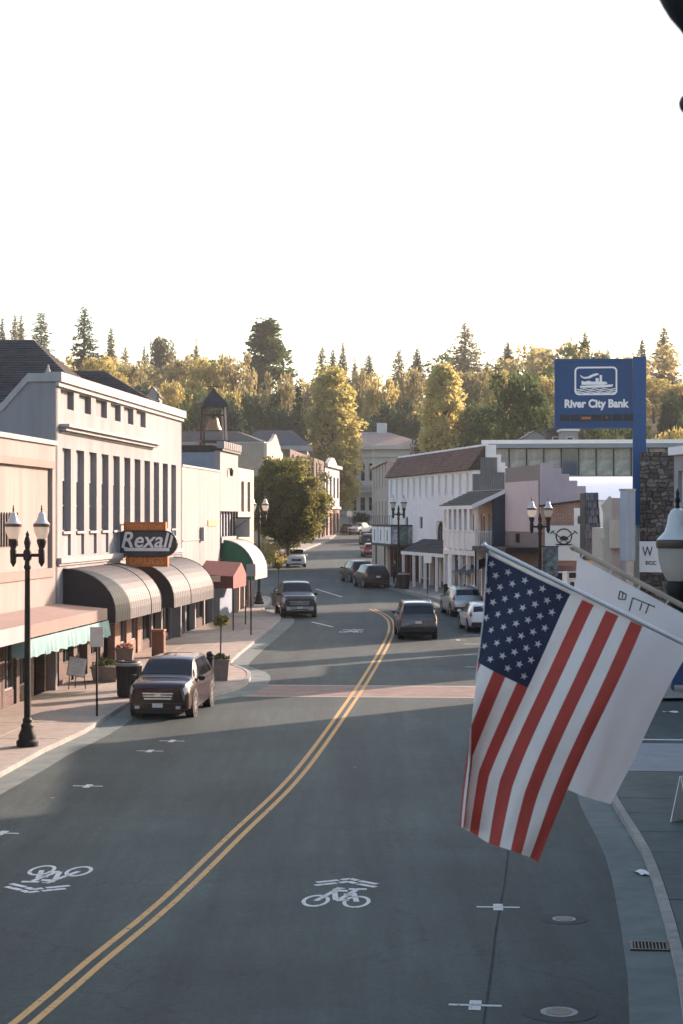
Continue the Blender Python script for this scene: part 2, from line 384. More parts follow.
for a, b in [((316,589),(342,597)), ((312,622),(333,627)), ((352,569),(341,566)), ((300,600),(288,596))]:
    A, B = gnd(*a), gnd(*b); mark('lane_line', 0, 0, 0, [bar(A, B, .16)])
# brick crosswalk band
BRICKX = brickmat('crosswalk_brick', (.20,.13,.11), (.26,.17,.14), (.16,.15,.14), 1.6, 'xy')
def strip(name, pts, mat, dz, parent=ROAD): mb = MB(); mb.add([(x, y, gz(y) + dz) for x, y in pts], [tuple(range(len(pts)))]); return mb.build(name, mat, parent, fixn=False)
strip('brick_crosswalk', [(-3.5,68.6),(9.2,67.8),(9.2,71.4),(-3.5,72.2)], BRICKX, .004)
strip('crosswalk_edge', [(-3.5,68.3),(9.2,67.5),(9.2,67.8),(-3.5,68.6)], CONC, .004); strip('crosswalk_edge', [(-3.5,72.2),(9.2,71.4),(9.2,71.7),(-3.5,72.5)], CONC, .004)
# sealed seams in the asphalt
TAR = M('tar_seal', (.034,.044,.044), .9, .3, 3, spec=.2)
for pts, wd in [([(516,800),(509,845),(505,880),(496,930),(492,965),(481,1040)], .04)]:
    P_ = crom([gnd(*p) for p in pts], .5); ribbon(MB(), P_, -wd/2, wd/2, .003).build('tar_seam', TAR, ROAD, fixn=False)
# manholes
IRON = M('cast_iron', (.06,.058,.055), .55, .3, 20, .2, 120, metal=.6); COVER = M('cover_light', (.34,.34,.33), .7, .25, 20, .3, 80)
PATCH = M('asphalt_patch', (.040,.050,.050), .85, .2, 6, .3, 90)
for i, (px, py, r) in enumerate([(564,919,.20),(559,1012,.26)]):
    x, y = gnd(px, py)
    t = thing('valve_cover', ['small round iron utility cover in dark patch nearer the white flag', 'larger round iron utility cover in dark patch at bottom edge of road'][i], 'utility cover', (x, y, gz(y)), 0, 'utility covers in the right lane')
    t.rotation_euler = (math.atan(G), 0, 0)
    a = MB(); a.lathe([(r*2.0,.0),(r*2.0,.006)], n=28); a.build('patch', PATCH, t)
    a = MB(); a.lathe([(r,.004),(r,.012),(r*.82,.012),(r*.82,.008)], n=28); a.build('rim', COVER, t)
    a = MB(); a.lathe([(r*.7,.006),(r*.7,.013)], n=20); a.build('lid', IRON, t)

# ------------------------------------------------------------------ pavements
def sidewalk(name, curb, inner, slabs, gutter=.7, dz=.14, side=1, step=1.5, cols=1.5, sl_rng=None, pave=None):
    """curb: polyline going away from the viewer; inner: matching far edge function(p); side=+1 walk lies to the right"""
    C = crom(curb, step); I = [Vector(inner(p)) for p in C]
    base = MB()
    for i in range(len(C) - 1):
        base.quad(*[(p.x, p.y, gz(p.y) + dz - .03) for p in (C[i], I[i], I[i+1], C[i+1])])
    sw = struct(base.build(name, CONC, fixn=False))
    K = offs(C, .16 * side)
    for i in range(0, len(C) - 1):
        a, b, c, d = C[i], C[i+1], K[i+1], K[i]
        g = .012 * (C[i+1]-C[i]).normalized()
        k = MB(); k.slabz([a, b - g, c - g, d] if side > 0 else [a, d, c - g, b - g], -.02, dz + .012); k.build('kerb_stone', KERB, sw)
    if gutter:
        gm = MB(); G0 = offs(C, -gutter * side)
        for i in range(len(C) - 1): gm.quad(*[(p.x, p.y, gz(p.y) + e) for p, e in ((C[i], -.0+.012), (C[i+1], .012), (G0[i+1], .006), (G0[i], .006))])
        gm.build('gutter', GUT, sw, fixn=False)
    if slabs:
        for i in range(len(C) - 1):
            if sl_rng and not (sl_rng[0] < C[i].y < sl_rng[1]): continue
            wd = (I[i] - K[i]).length; n = max(1, int(wd / cols + .5)); 
            for j in range(n):
                t0, t1 = j / n, (j + 1) / n
                P = [K[i].lerp(I[i], t0), K[i].lerp(I[i], t1), K[i+1].lerp(I[i+1], t1), K[i+1].lerp(I[i+1], t0)]
                c = sum(P, Vector((0, 0))) / 4
                P = [c + (p - c) * (1 - .022 / max(.3, (p - c).length)) for p in P]
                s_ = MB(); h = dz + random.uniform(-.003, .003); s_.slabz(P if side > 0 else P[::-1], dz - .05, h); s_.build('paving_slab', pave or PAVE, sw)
    return sw
LFX = lambda Y: -16.62 + .094 * Y                # street-front line of the left-hand row
LCURB = [(-10.6,25),(-9.9,36),(-8.56,48.9),(-8.15,53.6),(-7.6,57.7),(-7.25,63.2),(-7.0,66.0),(-4.9,67.4),(-3.75,70.2),(-3.45,74.3),(-3.75,77.3),(-4.55,80),(-4.4,86),(-3.9,95.4),(-3.5,103),(-3.35,107.5),(-3.6,111.5),(-4.4,114.5),(-4.7,120),(-4.6,127),(-5.6,132),(-9.0,135),(-14,136)]
sidewalk('pavement_left', LCURB, lambda p: (min(LFX(p.y) - .3, p.x - .5), p.y), True, .75, side=-1, sl_rng=(46, 122))
RCURB = [(1.0,2),(2.35,12),(3.7,20.5),(4.65,26.6),(4.95,28.8),(5.3,31.9),(5.9,38.2),(6.2,44.9),(6.6,49.2)]
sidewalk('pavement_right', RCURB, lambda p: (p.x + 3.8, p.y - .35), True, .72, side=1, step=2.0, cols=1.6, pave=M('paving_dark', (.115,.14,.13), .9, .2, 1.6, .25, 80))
strip('alley_walk', [(6.55,50.1),(30,48),(30,53.8),(8.0,55.6),(7.0,53.0)], M('apron_concrete', (.27,.29,.30), .85, .12, 1.5, .2, 80), .02)
strip('alley_stripe', [(8.2,56.4),(30,54.6),(30,54.8),(8.2,56.65)], WHITEP, .006)
RC2 = [(9.6,66.5),(9.0,69),(8.9,80),(8.9,100),(8.6,112.5),(7.3,116.3),(6.65,119.2),(6.35,127),(5.36,134.9),(4.0,143),(3.45,148),(2.95,160),(3.1,172),(4.3,180),(4.7,226),(4.3,280),(3.3,342)]
sidewalk('pavement_right_far', RC2, lambda p: (p.x + 5.0, p.y + .8), False, .6, side=1, step=3.0)
sidewalk('pavement_left_far', [(-16,190),(-9.8,193),(-6.9,200),(-5.6,215),(-4.4,238),(-2.0,282),(-.1,342)], lambda p: (p.x - 5.5, p.y + 2), False, .4, side=-1, step=4.0)
# drain grate and paper in the right gutter
x, y = gnd(650, 947); t = thing('drain_grate', 'black slotted storm drain grate in the right gutter', 'drain grate', (x, y, gz(y) + .012), R(-7))
a = MB(); a.box(-.32,.32,-.30,-.25,0,.022); a.box(-.32,.32,.25,.30,0,.022); a.box(-.32,-.27,-.25,.25,0,.022); a.box(.27,.32,-.25,.25,0,.022); a.build('frame', IRON, t)
a = MB(); a.box(-.27,.27,-.25,.25,.001,.003); a.build('dark_sheet', M('black_void', (.004,.004,.004), 1, 0), t)  # flat black sheet stands in for the dark depth below the bars
for i in range(10): a = MB(); X = -.25 + i*.055; a.box(X, X+.022, -.25, .25, .004, .02); a.build('bar', IRON, t)
PAPER = M('paper_white', (.78,.77,.74), .8, .06, 6)
x, y = gnd(642, 874); a = MB(); a.grid(lambda u, v: ((u-.5)*.22, (v-.5)*.5, .02 + .02*math.sin(u*5+v*4)), 5, 6)
o = a.build('paper_scrap', PAPER); o.location = (x, y, gz(y) + .012); o.rotation_euler = (0, 0, R(12)); tag(o, 'crumpled white paper scrap lying in the right gutter', 'litter')
x, y = gnd(670, 712); a = MB(); a.grid(lambda u, v: ((u-.5)*.5, (v-.5)*.35, .012 + .015*math.sin(u*6+v*3)), 5, 4)
o = a.build('paper_sheet', PAPER); o.location = (x, y, gz(y)); tag(o, 'white paper sheet on dark asphalt of the side alley', 'litter')
# ------------------------------------------------------------------ left row of buildings
STUC = M('pink_stucco', (.32,.27,.252), .92, .16, 1.2, .3, 45, streak=True)
STUC2 = M('pink_trim', (.29,.21,.185), .92, .10, 2, .25, 45)
CREAM = M('cream_paint', (.285,.275,.285), .88, .17, 1.0, .22, 40, streak=True)
CREAMT = M('cream_trim', (.36,.345,.345), .85, .12, 2.0, .2, 40, streak=True)
WHITEW = M('white_paint', (.305,.287,.283), .85, .13, 1.2, .18, 30, streak=True)
DARKW = M('dark_wood', (.035,.028,.024), .6, .3, 5)
BRICK = brickmat('red_brick', (.25,.12,.08), (.33,.17,.11), (.30,.27,.24), 1.3)
BRICKD = brickmat('dark_shaded_brick', (.09,.052,.042), (.13,.075,.06), (.12,.11,.10), 1.3)  # brick colour darkened to imitate shade under the canopies
BLACKM = M('black_metal', (.014,.015,.016), .4, .2, 8, spec=.5)
GREYM = M('grey_metal', (.30,.30,.31), .5, .1, 5, metal=.4)
def ypt(Y): return (LFX(Y), Y)
def awn_prof(p, zt, zb, val=.38, n=10):
    return [(-p * math.sin(math.pi/2*i/n), zb + val + (zt - zb - val) * math.cos(math.pi/2*i/n)) for i in range(n+1)] + [(-p, zb)]
def barrel(name, label, b, x0, x1, zt, zb, p, top, cap, rib=None, step=.45, seams=()):
    t = thing(name, label, 'awning', b.root.matrix_basis @ Vector((x0, 0, 0)), b.root.rotation_euler[2]); L = x1 - x0
    pr = awn_prof(p, zt, zb); m = MB()
    for i in range(len(pr) - 1):
        (a, c), (d, e) = pr[i], pr[i+1]; m.quad((0,a-.01,c),(L,a-.01,c),(L,d-.01,e),(0,d-.01,e))
    m.build('fabric', top, t, smooth=True)
    for xx in (0.0, L):
        m = MB(); k = [(0, zb)] + [(0, zt)] + pr[1:]; s = .012 if xx == 0 else -.012
        m.add([(xx + s, a, c) for a, c in k], [tuple(range(len(k)))]); m.build('end_panel', cap, t, fixn=False)
    if rib:
        n = int(L / step)
        for i in range(n + 1):
            big = i in (0, n) or i in seams; m = MB(); X = L * i / n
            m.tube([(X, a - .012, c) for a, c in pr], .03 if big else .004, 5); m.build('rib', BLACKM if (big and i in seams) else rib, t)
    return t
# --- nearest: pink stucco shop with flat canopy
b = Bld('stucco_shop', 'pink stucco shop with recessed wall panel and flat canopy at left edge', ypt(42), ypt(69.06))
xr = b.x(52.5); zt, zb_ = b.z(50, 468.5), b.z(52, 568)
H0 = b.z(58, 446); m = MB()
wall_open(m, 0, b.len, 3.25, H0, [(xr - 13, xr, zb_, zt)], 0, .14); b.part(m, 'wall', STUC)
m = MB(); m.quad((xr-13,.14,zb_),(xr,.14,zb_),(xr,.14,zt),(xr-13,.14,zt)); b.part(m, 'wall_panel', STUC)
m = MB(); m.box(xr-13.3, xr+.02, -.06, .0, zb_-.30, zb_-.01); b.part(m, 'panel_sill', STUC2)
m = MB(); m.box(xr-13.0, xr+.25, -.035, .0, zt+.01, zt+.26); b.part(m, 'panel_head', STUC2)
m = MB(); m.box(-.05, b.len, -.09, .35, H0, H0 + .16); b.part(m, 'coping', CREAMT)
shell(b, 0, b.len, 12, H0 - .02, STUC)
gx0, gx1 = b.x(1), b.x(19); g0, g1 = b.z(10, 545), b.z(10, 514)
m = MB(); m.box(gx0-2, gx1, .08, .137, g0, g1); b.part(m, 'vent_back', M('vent_grey', (.30,.26,.24), .8))
for i in range(14): m = MB(); X = gx0 - 2 + (gx1-gx0+2)*i/13; m.box(X-.025, X+.025, .03, .08, g0-.05, g1+.05); b.part(m, 'vent_bar', BLACKM)
P0 = 1.8
m = MB(); cz = b.z(60, 603); m.prism([(0, 3.10), (0, cz), (-P0, 3.42), (-P0, 3.03)], lambda p: (0, p[0], p[1]), lambda p: (b.len + .3, p[0], p[1])); b.part(m, 'canopy', STUC2)
m = MB(); m.box(0, b.x(28, -P0-.02), -P0-.03, -P0-.001, 2.98, 3.46); b.part(m, 'canopy_fascia', CREAMT)
va = b.x(28, -P0-.04); L_ = b.len + .28 - va
m = MB(); m.grid(lambda u, v: (va + u*L_, -P0 - .05 - .05*v - .035*v*math.sin(u*L_*9 + 2*math.sin(u*L_*2.3)), 3.0 - .55*v + .03*v*math.sin(u*L_*5.1)), 150, 5)
b.part(m, 'valance', M('teal_cloth', (.22,.37,.36), .9, .1, 3), smooth=True, fixn=False)
m = MB(); m.grid(lambda u, v: (va - .01, -P0 - .05 + u*.5, 3.0 - .55*v + .02*math.sin(u*9)), 6, 4); b.part(m, 'valance_return', MATS['teal_cloth'], fixn=False)
PINKP = M('pier_pink_shaded', (.15,.105,.088), .85, .15, 3, .2, 40)  # pier colour darkened to deepen the canopy's shade
shopfront(b, 2, b.len - 6.2, 3.1, .35, 5, PINKP, BRICKD, DARKW, (1, 4), .5, .75)
shopfront(b, b.len - 5.9, b.len - .2, 3.1, .35, 3, BRICKD, BRICKD, GREYM, (2,), .4, .95)
# --- drugstore
b = Bld('drugstore_building', 'cream two-storey drugstore with tall pilastered windows and barrel awnings', ypt(69.1), ypt(94.45))
B1 = b; W1 = b.len; H1 = b.z(56, 372.5) - .32; holes = []
ZU0, ZU1 = b.z(67, 409), b.z(67, 390.5)
for a, c in [(60.6,73.8),(79,91),(95.7,107),(110.7,120.7),(124,133.4),(136.4,145.7)]:
    holes.append((b.x(a), b.x(c), ZU0, ZU1))
ZW0, ZW1 = b.z(63, 556), b.z(67, 448.5); n = 11; xa, xb = b.x(62.5), b.x(179.3); w = (xb - xa) / n
bays = [(xa + i*w, xa + i*w + w*.60, ZW0, ZW1) for i in range(n)]
m = MB(); wall_open(m, 0, W1, 3.0, H1, [h for h in holes] + bays, 0, .26); b.part(m, 'wall', CREAM)
m = MB()
for h in holes: m.quad((h[0],.2,h[2]),(h[1],.2,h[2]),(h[1],.2,h[3]),(h[0],.2,h[3]))
b.part(m, 'recess_panel', CREAM)
zs_, zh = b.z(63, 534), b.z(63, 479)
BLUEGL = M('blind_glass', (.08,.10,.115), .12, .25, 1.2, spec=.7)
for i, h in enumerate(bays):
    m = MB(); m.box(h[0]+.001, h[1]-.001, .21, .3, zh, h[3]); b.part(m, 'upper_panel', CREAM); m = MB(); m.box(h[0]+.001, h[1]-.001, .09, .24, h[2], zs_); b.part(m, 'spandrel', CREAM)
    m = MB(); m.box(h[0]-.02, h[1]+.02, -.06, .12, zs_, zs_+.09); b.part(m, 'window_sill', CREAMT)
    window(b.root, h[0], h[1], zs_ + .09, zh, .24, CREAMT, 2, 2, BLUEGL if i % 3 else GLASS, .05)
m = MB(); x0, x1 = b.x(59), b.x(153); z0, z1 = b.z(60, 432), b.z(60, 424)
m.box(x0, x1, -.38, 0, z0+.18, z1); m.box(x0+.1, x1-.1, -.24, 0, z0+.06, z0+.17); m.box(x0+.2, x1-.2, -.05, 0, z0-.03, z0+.05); b.part(m, 'ledge', CREAMT)
m = MB(); m.box(-.08, W1+.05, -.22, .4, H1, H1+.34); m.box(-.04, W1, -.12, 0, H1-.16, H1); b.part(m, 'cornice', CREAMT)
m = MB(); m.box(.2, W1-.1, -.16, 0, ZW0-.25, ZW0-.06); m.box(.2, W1-.1, -.08, 0, ZW0-.34, ZW0-.25); b.part(m, 'sill_course', CREAMT)
# near side wall with sloped coping
sp = [(0,0),(0,H1),(1.0,H1),(1.95,H1-1.05),(13,H1-1.05),(13,0)]
m = MB(); m.xprism(sp, .003, .25); b.part(m, 'wall_side', CREAM)
m = MB()
for (a, c), (d, e) in zip(sp[1:], sp[2:5]): m.add([(-.07,a,c),(.3,a,c),(.3,d,e),(-.07,d,e),(-.07,a,c+.3),(.3,a,c+.3),(.3,d,e+.3),(-.07,d,e+.3)], [(0,1,2,3),(4,5,6,7),(0,1,5,4),(1,2,6,5),(2,3,7,6),(3,0,4,7)])
b.part(m, 'side_coping', CREAMT)
m = MB(); m.box(W1-.25, W1-.003, .0, 13, 0, H1-.1); m.box(0.3, W1-.3, 12.8, 13, 0, H1-1.1); b.part(m, 'wall_rear', CREAM)
m = MB(); m.box(.26, W1-.26, .43, 12.8, H1-1.3, H1-1.2); b.part(m, 'roof', M('roof_tar', (.06,.06,.065), .9, .2, 1))
m = MB(); m.lathe([(.07,0),(.09,.08),(.05,.16),(.03,.3)], (.5,.4,H1+.34), 8); b.part(m, 'vent_pipe', CREAMT)
m = MB(); m.box(0, W1, .02, .2, 3.0, 3.35); b.part(m, 'shop_header', DARKW)
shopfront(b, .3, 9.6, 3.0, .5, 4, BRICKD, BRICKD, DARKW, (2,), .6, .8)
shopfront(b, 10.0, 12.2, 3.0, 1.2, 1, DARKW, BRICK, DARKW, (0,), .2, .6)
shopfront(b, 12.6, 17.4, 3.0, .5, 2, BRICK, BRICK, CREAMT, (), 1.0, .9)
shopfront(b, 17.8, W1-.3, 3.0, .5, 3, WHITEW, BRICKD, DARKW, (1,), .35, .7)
AWN = M('awning_grey', (.075,.072,.076), .6, .1, 1.5, streak=False); AWND = M('awning_end_shade', (.028,.028,.032), .8, .15, 3); AWR = M('awning_rib', (.065,.062,.066), .6, .05, 3)  # end panels painted dark to imitate the shaded open ends
ax0, ax1 = b.x(63), b.x(161, -1.9); azt, azb = b.z(63, 569), b.z(114, 623, -1.9)
barrel('barrel_awning', 'long grey barrel awning on drugstore, left of its projecting sign', b, ax0, ax1, azt, azb, 1.9, AWN, AWND, AWR, .42, (16,))
barrel('barrel_awning', 'shorter grey barrel awning on drugstore, right of its projecting sign', b, b.x(173.5, -1.9), b.x(213.5, -1.9), azt, azb, 1.9, AWN, AWND, AWR, .42, (10,))
# projecting drugstore sign
ORANGE = M('sign_orange', (.50,.13,.03), .55, .18, 5); SIGNB = M('sign_charcoal', (.022,.024,.030), .35, .25, 4); SIGNW = M('sign_white', (.74,.74,.74), .5, .08, 4); ORD = M('sign_amber', (.62,.25,.05), .5, .2, 6)
sx = b.x(119.5) + .3; Ys = b.p.y + sx * b.u.y
t = thing('drugstore_sign', 'projecting oval drugstore sign with white script between two orange boxes', 'sign', b.root.matrix_basis @ Vector((sx, 0, 0)), b.root.rotation_euler[2])
zc = lambda py: CZ + (HY - py) / F * Ys - b.z0
yc = lambda px: -(((px - CX) / F * Ys) - (b.p.x + sx * b.u.x))
def stadium(y0, y1, z0, z1, n=10):
    r = (z1 - z0) / 2; a, c = min(y0, y1), max(y0, y1); zm = (z0 + z1) / 2
    return [(a + r + r*math.cos(t_), zm + r*math.sin(t_)) for t_ in [math.pi/2 + math.pi*i/n for i in range(n+1)]] + [(c - r + r*math.cos(t_), zm + r*math.sin(t_)) for t_ in [-math.pi/2 + math.pi*i/n for i in range(n+1)]]
ya, yb = yc(115.5), yc(178)
m = MB(); m.xprism(stadium(ya, yb, zc(556), zc(531)), -.2, .2); m.build('oval_panel', SIGNB, t)
m = MB(); st = stadium(ya, yb, zc(556), zc(531)); m.tube([(-.2, a, c) for a, c in st] + [(-.2,) + st[0]], .035, 6); m.build('oval_rim', SIGNB, t)
m = MB(); m.box(-.16, .16, yc(167), yc(124.5), zc(532.5)+.02, zc(522)); m.build('top_box', ORANGE, t)
m = MB(); m.box(-.16, .16, yc(169), yc(126.5), zc(566.5), zc(556)-.02); m.build('bottom_box', ORANGE, t)
m = MB(); m.tube([(0, 0, zc(540)), (0, ya, zc(540))], .04); m.tube([(0, 0, zc(550)), (0, ya, zc(550))], .04); m.tube([(0,.02,zc(525)),(0,yc(140),zc(522.5))], .02); m.build('bracket', BLACKM, t)
RT = (R(90), 0, R(-90)); ym = (yc(121) + yc(172)) / 2
text_on('lettering', 'Rexall', .92, SIGNW, t, (-.206, ym - .03, zc(540.5)), RT, .012, .95, shear=.25, bold=.014)
m = MB(); m.prism([(yc(126), zc(551.0)), (yc(171), zc(551.0)), (yc(171), zc(547.8)), (yc(130), zc(547.8)), (yc(123.5), zc(546))], lambda p: (-.225, p[0], p[1]), lambda p: (-.2, p[0], p[1])); m.build('swash', SIGNW, t)
text_on('lettering', 'PRESCRIPTIONS', .27, ORD, t, (-.166, (yc(124.5)+yc(167))/2, zc(527.3)), RT, .01, .78, bold=.004)
text_on('lettering', 'DRUGS', .42, ORD, t, (-.166, (yc(126.5)+yc(169))/2, zc(561.2)), RT, .01, 1.05, bold=.008)
# --- white blank wall
b = Bld('white_wall_shop', 'white painted plain-fronted shop with faded script on its wall', ypt(94.55), ypt(106.3)); H2 = b.z(183, 466.5); W2 = b.len
xj = b.x(200); m = MB(); wall_open(m, 0, xj-.03, 3.0, H2, [], 0); wall_open(m, xj+.03, W2, 3.0, H2, [], 0); m.quad((xj-.03,.05,3),(xj+.03,.05,3),(xj+.03,.05,H2),(xj-.03,.05,H2)); b.part(m, 'wall', WHITEW)
m = MB(); m.box(-.03, W2+.02, -.05, .3, H2, H2+.1); b.part(m, 'coping', CREAMT); shell(b, 0, W2, 13, H2-.02, WHITEW)
m = MB(); zz = b.z(186, 541); m.box(.1, xj-.05, -.04, 0, zz, zz+.06); b.part(m, 'moulding', CREAMT)
m = MB(); zz = b.z(201, 537); m.box(xj-.05, xj+.35, -.22, 0, zz-.2, zz+.5); b.part(m, 'meter_box', GREYM)
FADE = M('faded_red', (.60,.40,.35), .9, .15, 8)
for px0, px1, py0, py1, k in [(185.5,198,515,492,5), (206,214,506,483,4), (186,197,503,497,4)]:
    m = MB(); A = b.loc(px0, py0); C_ = b.loc(px1, py1); pts = []
    for i in range(40):
        u = i / 39; pts.append((A[0] + (C_[0]-A[0])*u + .15*math.sin(u*k*9), -.004, A[1] + (C_[1]-A[1])*u + .28*math.sin(u*k*6.3)))
    for p, q in zip(pts, pts[1:]): m.quad(p, (p[0]+.12, p[1], p[2]+.03), (q[0]+.12, q[1], q[2]+.03), q)
    b.part(m, 'faded_script', FADE, fixn=False)
A, C_ = b.loc(207.5, 526), b.loc(216, 520); m = MB(); m.box(A[0], C_[0], -.05, 0, A[1], C_[1]); b.part(m, 'small_sign', M('small_orange', (.62,.36,.13), .6, .2, 9))
shopfront(b, .2, W2-.2, 3.0, .4, 4, WHITEW, BRICKD, DARKW, (1, 3), .3, .6)
# maroon canopy: gable awning projecting from the wall
MAR = M('maroon_painted_shade', (.12,.032,.032), .8, .12, 3); MARP = M('maroon_painted_lit', (.33,.10,.085), .8, .1, 3)  # one cloth, two tones: front panel painted sunlit, slopes and end painted shaded
t = thing('maroon_canopy', 'maroon gabled cloth canopy over pavement before the green awning', 'awning', b.root.matrix_basis @ Vector((b.x(197), 0, 0)), b.root.rotation_euler[2])
o_ = b.x(197); cx0, cx1 = 0, b.x(246, -1.85) - o_; zr, ze = b.z(205, 560.5), b.z(240, 575, -1.85); xm = cx0 + (cx1 - cx0) * .62
m = MB(); m.quad((cx0,0,ze+.1),(cx0,-1.85,ze),(xm,-1.85,zr-.1),(xm,0,zr)); m.build('near_slope', MAR, t, fixn=False)
m = MB(); m.quad((xm,0,zr),(xm,-1.85,zr-.1),(cx1,-1.85,ze),(cx1,0,ze+.1)); m.build('far_slope', MAR, t, fixn=False)
m = MB(); m.add([(cx0,-1.86,ze-.62),(cx1,-1.86,ze-.62),(cx1,-1.86,ze),(xm,-1.86,zr-.1),(cx0,-1.86,ze)], [(0,1,2,3,4)]); m.build('front_panel', MARP, t, fixn=False)
m = MB(); m.quad((cx0+.01,0,ze-.6),(cx0+.01,-1.85,ze-.62),(cx0+.01,-1.85,ze),(cx0+.01,0,ze+.1)); m.build('end_panel', MAR, t, fixn=False)
m = MB(); m.box(cx0-.1, cx0+.0, -1.2, -.2, ze-.28, ze+.02); m.build('hanging_sign', M('beige_board', (.55,.43,.33), .7, .15, 5), t)
for X in (cx0+.1, cx1-.1): m = MB(); m.tube([(X, -1.84, .14), (X, -1.84, ze-.6)], .035, 6); m.build('post', BLACKM, t)
# --- balcony-fronted white false front with blue sided gable
BLUES = M('blue_siding', (.24,.30,.37), .8, .12, 3)
b = Bld('false_front_building', 'white false-fronted building with notched cornice and blue clapboard side', ypt(106.36), ypt(113.0)); W3 = b.len; H3 = b.z(219, 448.5); zlo = b.z(237, 511.5)
m = MB(); m.box(0, W3, 0, .3, zlo, H3); b.part(m, 'wall', WHITEW)
m = MB(); m.box(.3, W3, .31, 12, 0, H3-.9); b.part(m, 'wall_side', BLUES)
zz = H2 - .5; i = 0
while zz < H3 - .16:
    m = MB(); m.add([(-.03,.3,zz),(.0,.3,zz+.14),(.0,11,zz+.14),(-.03,11,zz),(.31,.3,zz),(.31,.3,zz+.14),(.31,11,zz+.14),(.31,11,zz)], [(0,3,2,1),(0,1,5,4),(1,2,6,5),(2,3,7,6),(3,0,4,7)]); b.part(m, 'clapboard', BLUES); zz += .145; i += 1
for i in range(9):
    m = MB(); X = .1 + i * (W3-.2) / 8.6; m.box(X, X+.42, -.22, .2, H3+.03, H3+.42); b.part(m, 'cornice_block', WHITEW)
m = MB(); m.box(-.05, W3+.05, -.15, .35, H3-.1, H3+.03); b.part(m, 'cornice', DARKW)
m = MB(); m.box(-.1, W3, .4, 11, H3-.15, H3+.2); b.part(m, 'roof_rail', DARKW)
m = MB(); A = b.loc(228, 471); m.lathe([(.02,-.3),(.09,-.25),(.12,.05),(.04,.16),(.0,.2)], (A[0],-.2,A[1]), 8); m.box(A[0]-.03,A[0]+.03,-.2,0,A[1]+.1,A[1]+.15); b.part(m, 'hanging_figure', BLACKM)  # lantern shape put in for a small dark hanging figure
for i in range(7): m = MB(); X = .1 + i*(W3-.3)/6; m.box(X, X+.1, -.02, .08, zlo-1.4, zlo); b.part(m, 'railing_post', DARKW)
m = MB(); m.box(0, W3, -.1, 0.3, zlo-1.75, zlo-1.4); b.part(m, 'balcony_floor', WHITEW)
shopfront(b, .2, W3-.2, zlo-1.8, .5, 3, WHITEW, BRICKD, DARKW, (1,), .3, .6)
GREENA = M('awning_green', (.02,.13,.075), .75, .12, 3); AWW = M('awning_white', (.38,.37,.355), .7, .06, 2)
barrel('green_awning', 'barrel awning with dark green end and white top beyond maroon canopy', b, b.x(222), b.x(267, -1.8), b.z(222, 540), b.z(254, 570, -1.8) - .55, 1.8, AWW, GREENA, AWW, 1.2)
tb = thing('hanging_board', 'white square hanging sign with dark script above the green awning', 'sign', b.root.matrix_basis @ Vector((W3-.5, 0, 0)), b.root.rotation_euler[2])
Yb = b.p.y + (W3-.5)*b.u.y; Xb = b.p.x + (W3-.5)*b.u.x; fy = lambda px: -(((px-CX)/F*Yb) - Xb); fz = lambda py: CZ + (HY-py)/F*Yb - b.z0
m = MB(); m.box(-.06,.06, fy(250), fy(232.5), fz(537), fz(518.5)); m.build('board', WHITEW, tb)
m = MB(); m.box(-.08,.08, fy(250.8), fy(231), fz(518.5), fz(517)); m.build('hanger', DARKW, tb)
m = MB(); y0, y1 = fy(234.5), fy(247); pts = [(-.075, y0+(y1-y0)*i/60, fz(529)+.5*i/60+.07*math.sin(i*.9)*(1.6 if i < 9 else .8)) for i in range(61)]
m.tube(pts, .018, 4); m.build('script', M('script_grey', (.16,.14,.15), .7), tb)
# --- tan annexe
b = Bld('tan_annexe', 'narrow tan stucco building between false front and the round tree', ypt(113.06), ypt(119.6)); H = b.z(240, 468); m = MB()
TAN = M('tan_stucco', (.50,.40,.33), .9, .1, 1.5, .2, 40); wn = [(1.2,2.4,6.0,7.8),(3.8,5.0,6.0,7.8)]
wall_open(m, 0, b.len, 3.1, H, wn, 0, .2); b.part(m, 'wall', TAN); [window(b.root, *h, .15, WHITEW, 1, 2) for h in wn]
shell(b, 0, b.len, 12, H, TAN); shopfront(b, .2, b.len-.2, 3.1, .3, 3, TAN, BRICKD, DARKW, (1,), .3, .6)
# --- hip-roofed hall behind the drugstore
SHING = M('shingle_dark', (.040,.042,.048), .9, .35, 1.6, .5, 14)
def hip(name, label, x0, x1, y0, y1, zw, zr, rx0, rx1, ry, wallm, roofm, ov=.5):
    t = thing(name, label, 'building', (0, 0, 0)); z0 = gz(y0) - .4
    m = MB(); m.box(x0, x1, y0, y1, z0, zw); m.build('wall', wallm, t)
    a, c, d, e = (x0-ov,y0-ov,zw-.05),(x1+ov,y0-ov,zw-.05),(x1+ov,y1+ov,zw-.05),(x0-ov,y1+ov,zw-.05); p, q = (rx0,ry,zr),(rx1,ry,zr)
    m = MB(); m.add([a,c,d,e,p,q], [(0,1,5,4),(1,2,5),(2,3,4,5),(3,0,4),(0,3,2,1)]); m.build('roof', roofm, t)
    n = int((Vector(p)-Vector(a)).length / .45); r = MB()
    for i in range(1, n):                                # shingle courses, front and right slopes
        u = i / n; l = Vector(a).lerp(Vector(p), u); g = Vector(c).lerp(Vector(q), u); h = Vector(d).lerp(Vector(q), u)
        for s, f in ((l, g), (g, h)):
            nn = Vector((0,-.5,.8)) if s is l else Vector((.5,0,.8)); r.add([s+nn*.004, f+nn*.004, f+nn*.045, s+nn*.045], [(0,1,2,3)])
    r.build('shingle_course', roofm, t)
    return t
Yh = 97.0; c = at(33, 339.5, Yh)
hip('hip_roof_hall', 'hall with big dark shingled hip roof rising behind the drugstore', -40, -12.6, 97.6, 118, 12.85, at(33,339.5,107).z, -34, at(33,339.5,107).x, 107, CREAM, SHING)
c = at(103, 370.5, 132)
